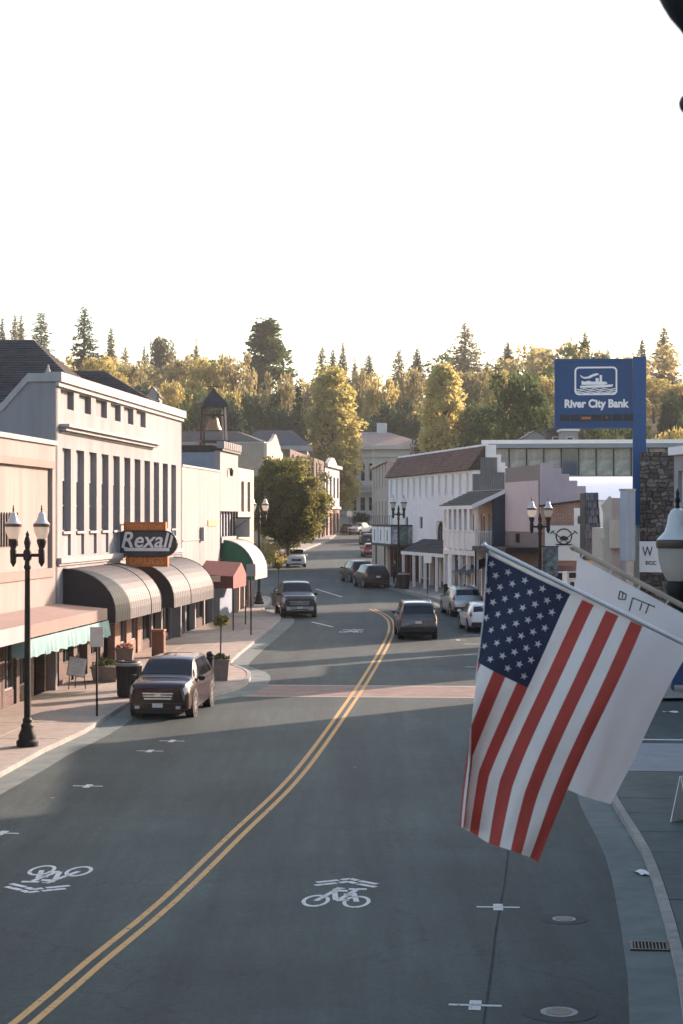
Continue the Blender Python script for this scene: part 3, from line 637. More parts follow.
hip('hip_roof_annexe', 'smaller dark hip roofed building behind the far end of drugstore', -24, -12.2, 126.5, 138, 14.6, c.z, -18.5, c.x, 132, TAN, SHING)
# --- bell tower
Yt = 128.0; t = thing('bell_tower', 'tall dark bell tower with bronze bell and pointed roof', 'tower', ((213.5-CX)/F*Yt, Yt, gz(Yt)), R(12)); t.scale = (1.2, 1.2, 1)
zt = lambda py: CZ + (HY-py)/F*Yt - gz(Yt)
TWR = M('tower_iron', (.045,.04,.038), .7, .25, 4); BRONZE = M('bell_bronze', (.30,.19,.12), .45, .2, 5, metal=.5)
zp, ze, zr = zt(441), zt(406), zt(392)
for sx_ in (-1, 1):
    for sy_ in (-1, 1):
        m = MB(); m.tube([(sx_*.95, sy_*.95, 0), (sx_*.55, sy_*.55, ze)], [.09, .055], 6); m.build('leg', TWR if sx_ < 0 else M('tower_painted_sunlit', (.35,.31,.28), .7), t)  # right-hand legs painted paler to imitate sun from that side
for k in range(7):
    z0 = zp * k / 7; z1 = zp * (k+1) / 7; r0 = .95 - .4*z0/ze; r1 = .95 - .4*z1/ze
    for A, C_ in (((-1,-1),(1,-1)), ((1,-1),(1,1)), ((1,1),(-1,1)), ((-1,1),(-1,-1))):
        m = MB(); m.tube([(A[0]*r0,A[1]*r0,z0),(C_[0]*r1,C_[1]*r1,z1)], .03, 5); m.tube([(A[0]*r1,A[1]*r1,z1),(C_[0]*r1,C_[1]*r1,z1)], .035, 5); m.build('brace', TWR, t)
m = MB(); m.box(-.8,.8,-.8,.8,zp-.12,zp); m.build('platform', TWR, t)
m = MB(); m.lathe([(.0,0),(.46,.0),(.45,.08),(.36,.25),(.30,.55),(.26,.75),(.16,.86),(.05,.9)], (0,0,zt(430)), 18); m.build('bell', BRONZE, t, smooth=True)
m = MB(); m.tube([(-.6,0,zt(415)),(.6,0,zt(415))], .05, 6); m.tube([(0,0,zt(416)),(0,0,zt(413))], .06, 6); m.build('yoke', TWR, t)
m = MB(); m.add([(-.72,-.72,ze-.1),(.72,-.72,ze-.1),(.72,.72,ze-.1),(-.72,.72,ze-.1),(-.62,-.62,ze+.22),(.62,-.62,ze+.22),(.62,.62,ze+.22),(-.62,.62,ze+.22),(-.14,-.14,zr),(.14,-.14,zr),(.14,.14,zr),(-.14,.14,zr),(0,0,zr+.3)],
      [(0,3,2,1)] + [(i,(i+1)%4,4+(i+1)%4,4+i) for i in range(4)] + [(4+i,4+(i+1)%4,8+(i+1)%4,8+i) for i in range(4)] + [(8+i,8+(i+1)%4,12) for i in range(4)]); m.build('roof', SHING, t)
m = MB(); m.tube([(0,0,zr+.2),(0,0,zt(384))], .025, 6); m.box(-.25,.25,-.015,.015,zt(387),zt(386)); m.lathe([(.0,-.05),(.06,0),(.0,.06)], (0,0,zt(388.5)), 8); m.build('weather_vane', TWR, t)
# --- mission gable building and far left row
b = Bld('mission_gable_building', 'tan building with curved mission gable behind the round tree', (-8.23,215), (-6.85,228)); W = b.len; He = b.z(267, 443); Hp = b.z(273.6, 433.5)
pr = [(0,0),(W,0),(W,He-.7)] + [(W - W*.5*(i/8), He - .7 + (Hp-He+.7)*(math.sin(i/8*math.pi/2))**2) for i in range(1, 9)] + [(W*.5-W*.5*(i/8), Hp - (Hp-He)*(math.sin(i/8*math.pi/2))**.7) for i in range(1, 9)]
m = MB(); m.yprism(pr, 0, .35); b.part(m, 'wall', TAN)
m = MB(); m.box(0, W, .36, 14, 0, He-.05); b.part(m, 'wall_side', M('tan_painted_shade', (.36,.29,.23), .9, .12, 2, .2, 30))  # side wall in a darker tan, its shade put into the colour
m = MB(); m.box(-.06, W, .3, 14, He-.05, He+.15); b.part(m, 'coping', CREAMT)
m = MB(); m.add([(0.2,.4,He+.1),(W,.4,He+.1),(W,14,He+.1),(.2,14,He+.1),(W*.3,4,He+1.5),(W*.7,4,He+1.5),(W*.7,10,He+1.5),(W*.3,10,He+1.5)], [(0,1,5,4),(1,2,6,5),(2,3,7,6),(3,0,4,7),(4,5,6,7)]); b.part(m, 'roof', SHING)
for i in range(3): window(b.root, 1.5+i*3.9, 3.2+i*3.9, 5.0, 7.2, -.04, WHITEW, 1, 2)
SLATE = M('slate_grey', (.10,.105,.12), .8, .2, 1.2, .3, 10)
t = hip('grey_roof_hall', 'white hall with grey slate hip roof behind mission gable', -15.5, -5.2, 296, 316, at(300,448,296).z, at(296,430.5,302).z, -13, -7.6, 302, WHITEW, SLATE, .8)
m = MB(); m.box(-16.3,-4.4,295.0,295.3,at(300,449,296).z-.3,at(300,446,296).z); m.build('eave_band', WHITEW, t)
# far left street-front row
b = Bld('ivy_shop_row', 'dark ivy-hung old shop front beyond the round tree', (-6.6,250), (-2.75,305)); H = b.z(325, 462)
m = MB(); wn = [(3+i*6.2, 5+i*6.2, zz, zz+2.6) for i in range(8) for zz in (1.0, 6.0, 9.4) if zz + 2.7 < H]; wall_open(m, 0, b.len, 0, H, wn, 0, .25); b.part(m, 'wall', BRICKD); [window(b.root, *h, .2, WHITEW, 1, 2) for h in wn]; shell(b, 0, b.len, 9, H, BRICKD)
b = Bld('victorian_building', 'pale three-storey building with gabled parapet far down left side of street', (-2.6,305.5), (-.35,328)); H = b.z(332, 468); Hp = b.z(333, 458.5); W = b.len
STONE = M('pale_stone', (.50,.48,.46), .88, .1, 1.0, .15, 20); PINKB = M('rose_brick', (.42,.27,.23), .9, .15, 2)
wn = []; nw = 4; sw_ = W / nw
for i in range(nw): wn += [(i*sw_+1.4, i*sw_+sw_-1.2, b.z(333,498), b.z(333,477))]
zf = b.z(333, 509); wl = [(i*sw_+1.2, i*sw_+sw_-1.0, .2, b.z(333,513)) for i in range(nw)]
m = MB(); wall_open(m, 0, W, zf, H, wn, 0, .35); b.part(m, 'wall', STONE); m = MB(); wall_open(m, 0, W, 0, zf-.003, wl, 0, .5); b.part(m, 'ground_floor', PINKB)
for h in wn: window(b.root, *h, .3, STONE, 2, 2, None, .15)
for h in wl: window(b.root, *h, .4, DARKW, 2, 1, None, .15, 'shop_window')
m = MB(); m.box(-.2, W+.2, -.5, .3, H, H+.5); m.box(-.1, W+.1, -.3, 0, zf, zf+.4); b.part(m, 'cornice', STONE)
m = MB(); m.yprism([(W*.12,H+.5),(W*.72,H+.5),(W*.60,Hp-.4),(W*.5,Hp),(W*.34,Hp),(W*.24,Hp-.4)], -.3, .3); b.part(m, 'gable_parapet', STONE); shell(b, 0, W, 8, H, M('rear_brick', (.22,.16,.14), .9))
m = MB(); m.box(-.004, .25, 0.01, 7.9, 0.02, H-.01); b.part(m, 'wall_end', MATS['rear_brick'])
# --- courthouse closing the street
b = Bld('courthouse', 'large white courthouse with arched windows and pink hip roof closing the street', (-11,356), (15.2,351), zb=5.0); W = b.len; H = b.z(380, 449)
CW = M('court_white', (.62,.62,.60), .85, .06, .6, .1, 20); wn = []
xw = [b.x(p) for p in (354, 362.5, 371, 379.5, 388, 397, 405)] + [b.x(p) for p in (285, 294, 303, 312, 321, 330)]
for X in xw: wn += [(X-.42, X+.42, b.z(370,481), b.z(370,463))]
wl = [(X-.5, X+.5, b.z(370,511), b.z(370,497)) for X in xw]
m = MB(); wall_open(m, 0, W, 0, H, wn + wl, 0, .4); b.part(m, 'wall', CW)
for h in wn: window(b.root, *h, .3, CW, 1, 2, None, .08, arch=True)
for h in wl: window(b.root, *h, .3, CW, 1, 2, None, .1)
for k, (z_, d_, hh) in enumerate([(H-.05, .9, .7), (H-1.5, .3, .35), (b.z(370,488), .35, .4), (b.z(370,515), .25, .3)]):
    m = MB(); m.box(-.3, W+.3, -d_, .4, z_, z_+hh); b.part(m, 'cornice', CW)
m = MB(); X = b.x(371); zz = b.z(371,491); m.box(X-1.6, X+1.6, -1.2, 0, zz-.2, zz); [m.box(X-1.5+i*.3, X-1.42+i*.3, -1.15, -1.05, zz, zz+.9) for i in range(11)]; m.box(X-1.6,X+1.6,-1.2,-1.0,zz+.9,zz+1.0); b.part(m, 'balcony', CW)
m = MB(); m.box(-.1, W+.1, .5, 20, 0, H-.1); b.part(m, 'wall_side', CW)
PINKR = M('roof_pink', (.40,.29,.25), .85, .15, .8, .2, 8); Hr = b.z(372, 430)
m = MB(); m.add([(-1,-.9,H+.6),(W+1,-.9,H+.6),(W+1,21,H+.6),(-1,21,H+.6),(7,8,Hr),(W-8.5,8,Hr),(W-8.5,12,Hr),(7,12,Hr)], [(0,1,5,4),(1,2,6,5),(2,3,7,6),(3,0,4,7),(4,5,6,7),(0,3,2,1)]); b.part(m, 'roof', PINKR)
m = MB(); X = b.x(374); m.box(X-.7, X+.9, 7, 9, Hr-.5, Hr+1.6); b.part(m, 'roof_vent', CW)
# ------------------------------------------------------------------ right row of buildings
WBRK = M('white_brick', (.80,.78,.76), .88, .07, 1.5, .25, 25); TILE = M('brown_tile', (.19,.10,.075), .85, .3, 2.5, .4, 12)
b = Bld('long_white_building', 'long white brick building with row of narrow windows and brown tiled eave', (3.86,161), (8.99,134)); W = b.len
He, Hr = b.z(470, 466.5), b.z(484, 445, .92); zt, zb_ = b.z(430, 476.5), b.z(430, 496.5)
wn = [(.9 + i*(W-2.6)/12, .9 + i*(W-2.6)/12 + .72, zb_, zt) for i in range(13)]
low = []
for px in (406.5, 421): X = b.x(px); low.append((X-.5, X+.5, b.z(px,528.5), b.z(px,517)))
X = b.x(439.5); arch = (X-.95, X+.95, b.z(440,546), b.z(440,521)); zs = 3.1
m = MB(); wall_open(m, 0, W, zs, He, wn + low + [arch], 0, .25); b.part(m, 'wall', WBRK)
for h in wn: window(b.root, *h, .16, WBRK, 1, 2, BLUEGL, .05); m = MB(); m.box(h[0]-.06, h[1]+.06, -.07, .1, h[2]-.1, h[2]-.005); b.part(m, 'window_sill', WBRK)
for h in low: window(b.root, *h, .16, DARKW, 1, 1)
m = MB(); m.box(arch[0]-.02, arch[1]+.02, .17, .24, arch[2], arch[3]+.02); b.part(m, 'arch_fill', WBRK); window(b.root, arch[0]+.05, arch[1]-.05, arch[2], arch[3]-.02, .12, BLACKM, 2, 1, None, .1, 'arched_window', True)
nr = 9; nc = 66
for r in range(nr):                                     # tiled eave, course by course
    m = MB(); u0, u1 = r/nr, (r+1)/nr
    for c in range(nc):
        xo = (.5 if r % 2 else 0); a = -.25 + (W+.4)*(c+xo*.9)/nc; d = a + (W+.4)/nc*.93; j = random.uniform(-.015,.02)
        y0, y1 = -.28 + 1.2*u0, -.28 + 1.2*u1; z0, z1 = He-.2 + (Hr-He+.2)*u0, He-.2+(Hr-He+.2)*u1
        m.add([(a,y0-.05-j,z0),(d,y0-.05-j,z0),(d,y1,z1),(a,y1,z1),(a,y0,z0-.04),(d,y0,z0-.04)], [(0,1,2,3),(4,5,1,0)])
    b.part(m, 'tile_course', TILE, fixn=False)
m = MB(); m.add([(-.2,-.2,He-.25),(W+.1,-.2,He-.25),(W+.1,.9,Hr-.05),(-.2,.9,Hr-.05),(-.2,.9,He-.25),(W+.1,.9,He-.25)], [(0,1,2,3),(0,4,5,1),(2,5,4,3),(0,3,4),(1,5,2)]); b.part(m, 'eave_core', DARKW)
m = MB(); m.box(-.2, W+.1, .85, 1.1, Hr-.1, Hr+.06); b.part(m, 'ridge_cap', WBRK)
zq = lambda py, px=490: b.z(px, py, 1)
m = MB(); m.xprism([(.02,0),(.02,He-.3),(.92,Hr),(1.69,Hr),(1.69,zq(454)),(2.05,zq(454)),(2.05,zq(462)),(2.35,zq(462)),(2.35,zq(471)),(2.6,zq(471)),(2.6,0)], W-.35, W-.002); b.part(m, 'wall_end', WBRK)
m = MB(); m.box(0, W-.4, 2.3, 2.58, 0, He); m.box(0,.3,.3,2.3,0,He); b.part(m, 'wall_rear', WBRK); m = MB(); m.box(.1, W-.4, .95, 2.28, He-.1, He+.1); b.part(m, 'roof', M('roof_gravel', (.22,.21,.20)))
CORR = M('corrugated_grey', (.17,.175,.19), .5, .12, 3, metal=.3)
t = thing('corrugated_panel', 'grey corrugated metal panel with stepped top on end of long white building', 'cladding', b.root.matrix_basis @ Vector((W+.06, 0, 0)), b.root.rotation_euler[2])
yy = .0
while yy < 2.2:
    top = zq(475, 475) if yy < .5 else (zq(457.5, 485) if yy < 1.69 else zq(471, 500)); m = MB()
    m.prism([(yy,0),(yy+.03,.05),(yy+.10,.05),(yy+.13,0)], lambda p: (p[1], p[0], 6.2), lambda p: (p[1], p[0], top)); m.build('rib', CORR, t); yy += .135
# ground floor of the long white building
WHT = M('white_trim', (.76,.75,.73), .7, .06, 3); REDW = M('dark_red_wood', (.13,.035,.03), .6, .2, 4); AMB = M('window_painted_glow', (.16,.085,.05), .15, .6, 1.2, spec=.6)  # AMB: warm interior light put into the glass colour
xs1 = b.x(417)
shopfront(b, .2, xs1, 3.0, .2, 7, REDW, REDW, DARKW, (2, 5), .25, .5, AMB); shopfront(b, xs1+.3, W-.2, 3.0, .2, 5, WHT, REDW, WHT, (1, 3), .4, .7)
m = MB(); m.box(0, W, -.08, .1, 2.98, 3.4); b.part(m, 'shop_header', DARKW)
# small shingled porch roof below the arched window
t = thing('porch_roof', 'small dark shingled porch roof below the arched window of white building', 'porch', b.root.matrix_basis @ Vector((b.x(424), 0, 0)), b.root.rotation_euler[2]); L_ = W - b.x(424)
for r in range(5):
    m = MB(); u0, u1 = r/5, (r+1)/5; m.add([(-.3,-1.7+1.7*u0,2.9+.9*u0),(L_+.3,-1.7+1.7*u0,2.9+.9*u0),(L_+.3,-1.7+1.7*u1,2.86+.9*u1),(-.3,-1.7+1.7*u1,2.86+.9*u1),(-.3,-1.7+1.7*u0,2.84+.9*u0),(L_+.3,-1.7+1.7*u0,2.84+.9*u0)], [(0,1,2,3),(4,5,1,0)]); m.build('shingle_course', SHING, t, fixn=False)
m = MB(); m.box(-.25, L_+.25, -1.75, -1.6, 2.6, 2.84); m.build('beam', WHT, t)
for i in range(5): m = MB(); X = .1 + (L_-.2)*i/4; m.box(X-.09, X+.09, -1.72, -1.54, 0, 2.6); m.build('post', WHT, t)
# marquee at the far end
b2 = Bld('marquee', 'box marquee with white poster panels in front of long white building', (2.55,163.5), (3.86,152.0), 'marquee'); W = b2.len; z0, z1 = b2.z(391,545.5), b2.z(391,525.5)
m = MB(); m.box(0, W, 0, 2.0, z0+.05, z1-.05); b2.part(m, 'box', M('marquee_grey', (.10,.10,.13), .6))
m = MB(); m.box(-.05, W+.05, -.06, 2.05, z0-.1, z0+.05); b2.part(m, 'lower_band', DARKW); m = MB(); m.box(-.05, W+.05, -.06, 2.05, z1-.05, z1+.05); b2.part(m, 'upper_band', DARKW)
POST = M('poster_white', (.80,.79,.78), .6, .05, 3)
for i in range(3):
    m = MB(); m.box(.3+i*W/3, (i+1)*W/3-.1, -.03, 0, z0+.12, z1-.12); b2.part(m, 'poster', POST)
    m = MB(); m.box(.3+i*W/3+1.4, .3+i*W/3+1.9, -.045, -.03, z0+.3, z1-.35); b2.part(m, 'poster_print', M('print_grey', (.25,.24,.25), .7, .5, 4))
for i, c in enumerate([(.40,.46,.56), (.10,.18,.15), (.50,.52,.55)]):
    m = MB(); a = .05+i*.66; m.box(W+.0, W+.03, a, a+.58, z0+.12, z1-.12); b2.part(m, 'poster', M('poster_%d' % i, c, .5, .8, 5))
for i in range(9): m = MB(); X = .2+i*(W-.4)/8; m.tube([(X,.1,z1+.05),(X,.1,z1+.75)], .02, 5); b2.part(m, 'railing_post', BLACKM)
m = MB(); m.tube([(.1,.1,z1+.75),(W-.1,.1,z1+.75)], .025, 5); b2.part(m, 'railing', BLACKM)
for X, Y_ in ((.4,.3),(W*.5,.3),(W-.4,.3)): m = MB(); m.tube([(X,Y_,0),(X,Y_,z0-.1)], .06, 6); b2.part(m, 'post', BLACKM)
# tan narrow building past it
b = Bld('tan_narrow_building', 'narrow tan building seen past far end of long white building', (2.9,186), (3.82,162)); H = b.z(385, 463); m = MB()
wn = [(3+i*4.5, 4.2+i*4.5, zz, zz+2) for i in range(5) for zz in (4.4, 7.6)]; wall_open(m, 0, b.len, 0, H, wn, 0, .25); b.part(m, 'wall', TAN); [window(b.root, *h, .2, DARKW, 1, 2) for h in wn]; shell(b, 0, b.len, 2.8, H, TAN)
m = MB(); m.box(-.1, b.len+.02, -.2, .3, H, H+.25); b.part(m, 'cornice', TAN)
# --- balcony building
NAVY = M('navy_siding', (.035,.045,.075), .7, .12, 3); GRSH = M('green_shingle', (.035,.045,.042), .9, .3, 3, .4, 15)
b = Bld('balcony_building', 'white balcony-fronted building with dark green lean-to roof and navy side', (8.12,122.5), (9.57,114.8)); W = b.len; D = 1.76
ze, zw = b.z(469, 505.5, -D), b.z(504, 489); zf, zr = b.z(474, 551, -D), b.z(474, 533, -D)
m = MB(); wn = [(.5+i*1.9, 1.6+i*1.9, zf+.1, zf+2.2) for i in range(4)]; wall_open(m, 0, W, 3.3, zw, wn, 0, .2); b.part(m, 'wall', TAN); [window(b.root, *h, .15, WHT, 2, 1, AMB, .1, 'balcony_door') for h in wn]
m = MB(); m.box(0,.2,.01,2.2,0,zw); m.box(0,W,2.0,2.2,0,zw); b.part(m, 'wall_rear', TAN)
m = MB(); m.xprism([(-.73,zf),(-.73,ze+.52),(0,zw-.12),(2.2,zw-.12),(2.2,0),(0,0),(0,zf)], W+.003, W+.15); b.part(m, 'wall_side', NAVY)
nr = 7
for r in range(nr):
    m = MB(); u0, u1 = r/nr, (r+1)/nr; y0, y1 = -D-.25+(D+.35)*u0, -D-.25+(D+.35)*u1; z0, z1 = ze+(zw-ze)*u0, ze+(zw-ze)*u1
    m.add([(-.25,y0,z0+.04),(W+.3,y0,z0+.04),(W+.3,y1,z1),(-.25,y1,z1),(-.25,y0,z0),(W+.3,y0,z0)], [(0,1,2,3),(4,5,1,0)]); b.part(m, 'shingle_course', GRSH, fixn=False)
m = MB(); m.add([(W+.3,-D-.27,ze-.22),(W+.3,.1,zw-.2),(W+.3,.1,zw+.03),(W+.3,-D-.27,ze+.05),(W+.36,-D-.27,ze-.22),(W+.36,.1,zw-.2),(W+.36,.1,zw+.03),(W+.36,-D-.27,ze+.05)], [(0,1,2,3),(4,7,6,5),(0,4,5,1),(1,5,6,2),(2,6,7,3),(3,7,4,0)]); b.part(m, 'rake_board', WHT)
m = MB(); m.box(-.25, W+.3, -D-.28, -D-.2, ze-.22, ze); b.part(m, 'gutter_board', WHT)
m = MB(); m.box(-.1, W+.1, -D, 0, zf-.3, zf); b.part(m, 'balcony_floor', WHT)
n = 7
for i in range(n):
    X = .02 + (W-.1)*i/(n-1); m = MB(); m.box(X-.08, X+.08, -D, -D+.16, zf, ze); b.part(m, 'upper_post', WHT)
    if i < n-1: m = MB(); X2 = .02+(W-.1)*(i+1)/(n-1); m.box(X+.085, X2-.085, -D+.03, -D+.10, zf+.06, zr+.05); b.part(m, 'balcony_panel', WHT)
m = MB(); m.box(0, W, -D-.03, -D+.19, zr+.055, zr+.14); b.part(m, 'hand_rail', WHT)
for i in range(7): m = MB(); Y_ = -D+.25+i*.13; m.box(W-.02, W+.02, Y_, Y_+.035, zf, zr+.05); b.part(m, 'baluster', WHT)
m = MB(); m.box(W-.04, W+.04, -D+.16, -.73, zr+.05, zr+.12); b.part(m, 'side_rail', WHT)
for i in range(5): X = .1+(W-.2)*i/4; m = MB(); m.box(X-.11, X+.11, -D+.0, -D+.22, 0, zf-.3); b.part(m, 'lower_post', WHT)
m = MB(); m.lathe([(.0,0),(.09,.02),(.12,.22),(.06,.3),(.0,.34)], (W*.45,-D+.1,zf-.85), 8); b.part(m, 'hanging_lantern', BLACKM)
m = MB(); m.box(W*.5, W*.9, -D+.3, -D+.42, zf-.85, zf-.35); b.part(m, 'sign_board', M('sign_tan', (.40,.33,.22), .7, .3, 9))
m = MB(); m.add([(W*.45,-.1,zf-.5),(W+.1,-.1,zf-.5),(W+.1,-D-.4,zf-1.35),(W*.45,-D-.4,zf-1.35)], [(0,1,2,3)]); b.part(m, 'dark_awning', NAVY, fixn=False)
shopfront(b, .2, W-.2, 3.2, .2, 4, WHT, REDW, WHT, (1,), .3, .6, AMB)
# --- pink panelled shop with stepped end wall
LILAC = M('lilac_paint', (.46,.38,.42), .88, .07, 1.5, .15, 30); PNK = M('pink_panel', (.60,.48,.46), .85, .06, 1.5, .12, 30); BRN = M('brown_band', (.24,.20,.17), .85, .1, 2)
b = Bld('pink_panel_shop', 'shop with pink front panel, brown band and lilac stepped end wall', (9.62,114.6), (10.95,107.5)); W = b.len; H = b.z(539, 464.5)
m = MB(); wall_open(m, 0, W, 3.0, H, [], 0); b.part(m, 'wall', BRN)
m = MB(); m.box(.15, W-.25, -.04, -.002, b.z(537,532), b.z(537,480.5)); b.part(m, 'front_panel', PNK)
m = MB(); X, Z = b.loc(519, 538); m.box(X-.12, X+.12, -.2, 0, Z-.25, Z+.25); b.part(m, 'wall_lamp', BLACKM)
ty = lambda px: ((px-CX)/F*107.5 - 10.95) / (b.n.x - (px-CX)/F*b.n.y)
tz = lambda py: CZ + (HY-py)/F*107.5 - b.z0
st = [(.0,0),(.0,tz(463)),(ty(552),tz(462.5)),(ty(552),tz(468)),(ty(560),tz(468)),(ty(560),tz(474)),(ty(568),tz(474)),(ty(568),tz(480.5)),(ty(576),tz(480.5)),(ty(576),tz(486)),(ty(584.5),tz(486)),(ty(584.5),0)]
m = MB(); m.xprism(st, W+.002, W+.25); b.part(m, 'wall_end', LILAC)
m = MB(); m.box(0, W, 2.2, 2.4, 0, tz(490)); m.box(.0, W, .1, 2.2, tz(492), tz(490)); b.part(m, 'roof', M('roof_gravel', (.2,.2,.2)))
m = MB(); m.box(0, W+.2, -2.0, 0, b.z(520,552,-1), b.z(520,547.5,-1)); b.part(m, 'canopy', DARKW)
for X in (.2, W*.5, W): m = MB(); m.tube([(X,-1.85,0),(X,-1.85,b.z(520,552,-1))], .05, 6); b.part(m, 'canopy_post', BLACKM)
shopfront(b, .2, W-.2, 3.0, .2, 3, BRN, BRICKD, DARKW, (1,), .3, .6)
# --- little brick shop with round emblem board
b = Bld('brick_emblem_shop', 'small brick shop with white board bearing a round crossed-tools emblem', (10.45,102.3), (12.95,101.9)); W = b.len
zl, zr = b.z(541, 507), b.z(583, 500.5); m = MB(); m.yprism([(0,3.3),(W,3.3),(W,zr),(0,zl)], 0, .3); b.part(m, 'wall', BRICK)
m = MB(); m.yprism([(-.1,zl),(W+.05,zr),(W+.05,zr+.1),(-.1,zl+.1)], -.12, 5); b.part(m, 'roof', SHING)
m = MB(); m.box(0,.25,.31,4.9,0,zl-.1); m.box(W-.25,W,.31,4.9,0,zr-.1); b.part(m, 'wall_side', BRICK)
m = MB(); X, Z = b.loc(574, 527); m.box(X, W, -.08, 0, Z, b.z(580,508)); b.part(m, 'corner_board', WHT); window(b.root, X+.14, X+.42, Z+.1, Z+.62, -.11, WHT, 1, 1, AMB, .05)
shopfront(b, .15, W-.1, 3.0, .1, 2, WHT, M('beige_wood', (.42,.32,.24), .8), WHT, (1,), .2, .7)
X0, Z0 = b.loc(545, 549); X1, Z1 = b.loc(583, 525.5); m = MB(); m.box(X0, X1, -.14, -.09, Z0-.6, Z1); b.part(m, 'sign_board', M('board_white', (.60,.61,.58), .7, .05, 4))
EMB = M('emblem_ink', (.02,.022,.022), .6); cx, cz = b.loc(564, 536.5); r = .40
m = MB(); m.tube([(cx+r*math.cos(2*math.pi*i/24),-.15,cz+r*math.sin(2*math.pi*i/24)) for i in range(25)], .035, 5); m.tube([(cx-.62,-.15,cz+.25),(cx+.2,-.15,cz-.3)], .025, 5); m.tube([(cx+.62,-.15,cz+.25),(cx-.2,-.15,cz-.3)], .025, 5)
m.tube([(cx-.72,-.15,cz+.14),(cx-.62,-.15,cz+.25),(cx-.5,-.15,cz+.3)], .03, 5); m.tube([(cx+.72,-.15,cz+.14),(cx+.62,-.15,cz+.25),(cx+.5,-.15,cz+.3)], .03, 5)
m.yprism([(cx-.22,cz-.18),(cx+.24,cz-.18),(cx+.18,cz-.02),(cx-.05,cz+.05),(cx-.2,cz-.04)], -.17, -.14); m.yprism([(cx-.42,cz-.46),(cx+.46,cz-.46),(cx+.46,cz-.39),(cx-.42,cz-.39)], -.17, -.14); b.part(m, 'emblem', EMB)
# --- slate shingled pylon
Yp = 93.0; A = at(585, 493, Yp); B_ = at(598, 493, Yp); C_ = at(602.5, 552, Yp); t = thing('shingled_pylon', 'dark slate-shingled tapering pylon between brick shop and cream false front', 'pylon', (A.x, Yp, gz(Yp)))
SL = M('slate_blue', (.085,.095,.115), .75, .3, 3, .3, 20); SL2 = M('slate_pale', (.13,.14,.16), .75, .3, 3, .3, 20); zl, zh = C_.z - gz(Yp) - .4, A.z - gz(Yp); wt, wb = B_.x - A.x, C_.x - A.x; nr = 9
m = MB(); m.prism([(0,0),(1,0),(1,1),(0,1)], lambda p: (p[0]*wb, p[1]*2.0, zl), lambda p: (p[0]*wt, .05+p[1]*1.9, zh)); m.build('core', EMB, t)
for r in range(nr):
    u0, u1 = r/nr, (r+1)/nr; k = 3
    for c in range(k):
        w0 = wb+(wt-wb)*u0; a, d = w0*c/k+.012, w0*(c+1)/k-.012; o = .0
        if r % 2: a, d = max(.0, w0*(c-.5)/k+.012), w0*(c+.5)/k-.012
        m = MB(); z0, z1 = zl+(zh-zl)*u0, zl+(zh-zl)*u1; j = random.uniform(0,.03); m.add([(a,-.12-j,z0),(d,-.12-j,z0),(d,-.02,z1+.02),(a,-.02,z1+.02),(a,0.05,z0),(d,.05,z0)], [(0,1,2,3),(4,5,1,0)]); m.build('shingle', SL if random.random() < .6 else SL2, t, fixn=False)
m = MB(); m.box(.05, wb+.5, .1, 1.8, 0, zl); m.build('base', TAN, t)
# --- cream false front with boxed sign, blue metal pylon
CRM = M('cream_siding', (.55,.50,.42), .85, .08, 2, .1, 30); PBL = M('pale_blue_metal', (.34,.41,.50), .55, .1, 1.5, metal=.2)
Yc = 87.0; t = thing('cream_false_front', 'cream false-fronted shop with stepped left edge beside pale blue pylon', 'building', (0, 0, 0))
P = [at(p, q, Yc) for p, q in [(603,600),(603,545),(601,538),(604,538),(604,512),(602,505),(607,500),(610,496),(613,499),(621,498),(621,600)]]
m = MB(); m.yprism([(p.x, p.z) for p in P], Yc, Yc+.4); m.build('wall', CRM, t)
m = MB(); a, c = at(612.5,498,Yc), at(621,600,Yc); m.box(a.x, c.x, Yc-.1, Yc-.005, c.z, a.z); m.build('pink_pier', M('pink_pale', (.55,.42,.37), .85), t)
m = MB(); a, c = at(608.5,520,Yc), at(618.5,548,Yc); m.box(a.x, c.x, Yc-.6, Yc-.1, c.z, a.z); m.build('sign_box', CRM, t)
m = MB(); a = at(604,600,Yc); m.box(a.x+.05, a.x+3, Yc+.41, Yc+4.5, gz(Yc), 6.8); m.build('wall_side', CRM, t); m = MB(); m.box(P[0].x+.02, P[-1].x-.02, Yc+.05, Yc+.35, gz(Yc), P[0].z); m.build('wall_base', CRM, t)
Yq = 83.5; a, c = at(621,491,Yq), at(638.5,561,Yq); t = thing('blue_pylon', 'pale blue metal-clad pylon below the bank sign post', 'pylon', (at(627.5,519,Yq+.4).x, Yq+.4, gz(Yq)), R(32))
hh = a.z - gz(Yq); m = MB(); m.box(-.24,.24,-.2,.2,c.z-gz(Yq),hh); m.build('cladding', PBL, t)
for i in range(6):
    m = MB(); X = -.24+i*.096; m.box(X-.01,X+.01,-.22,-.2,c.z-gz(Yq),hh); m.build('seam', PBL, t)
m = MB(); m.box(-.27,.27,-.24,.24,hh,hh+.1); m.build('cap', GREYM, t); m = MB(); m.box(-.2,.2,-.16,.16,0,c.z-gz(Yq)); m.build('base', GREYM, t)
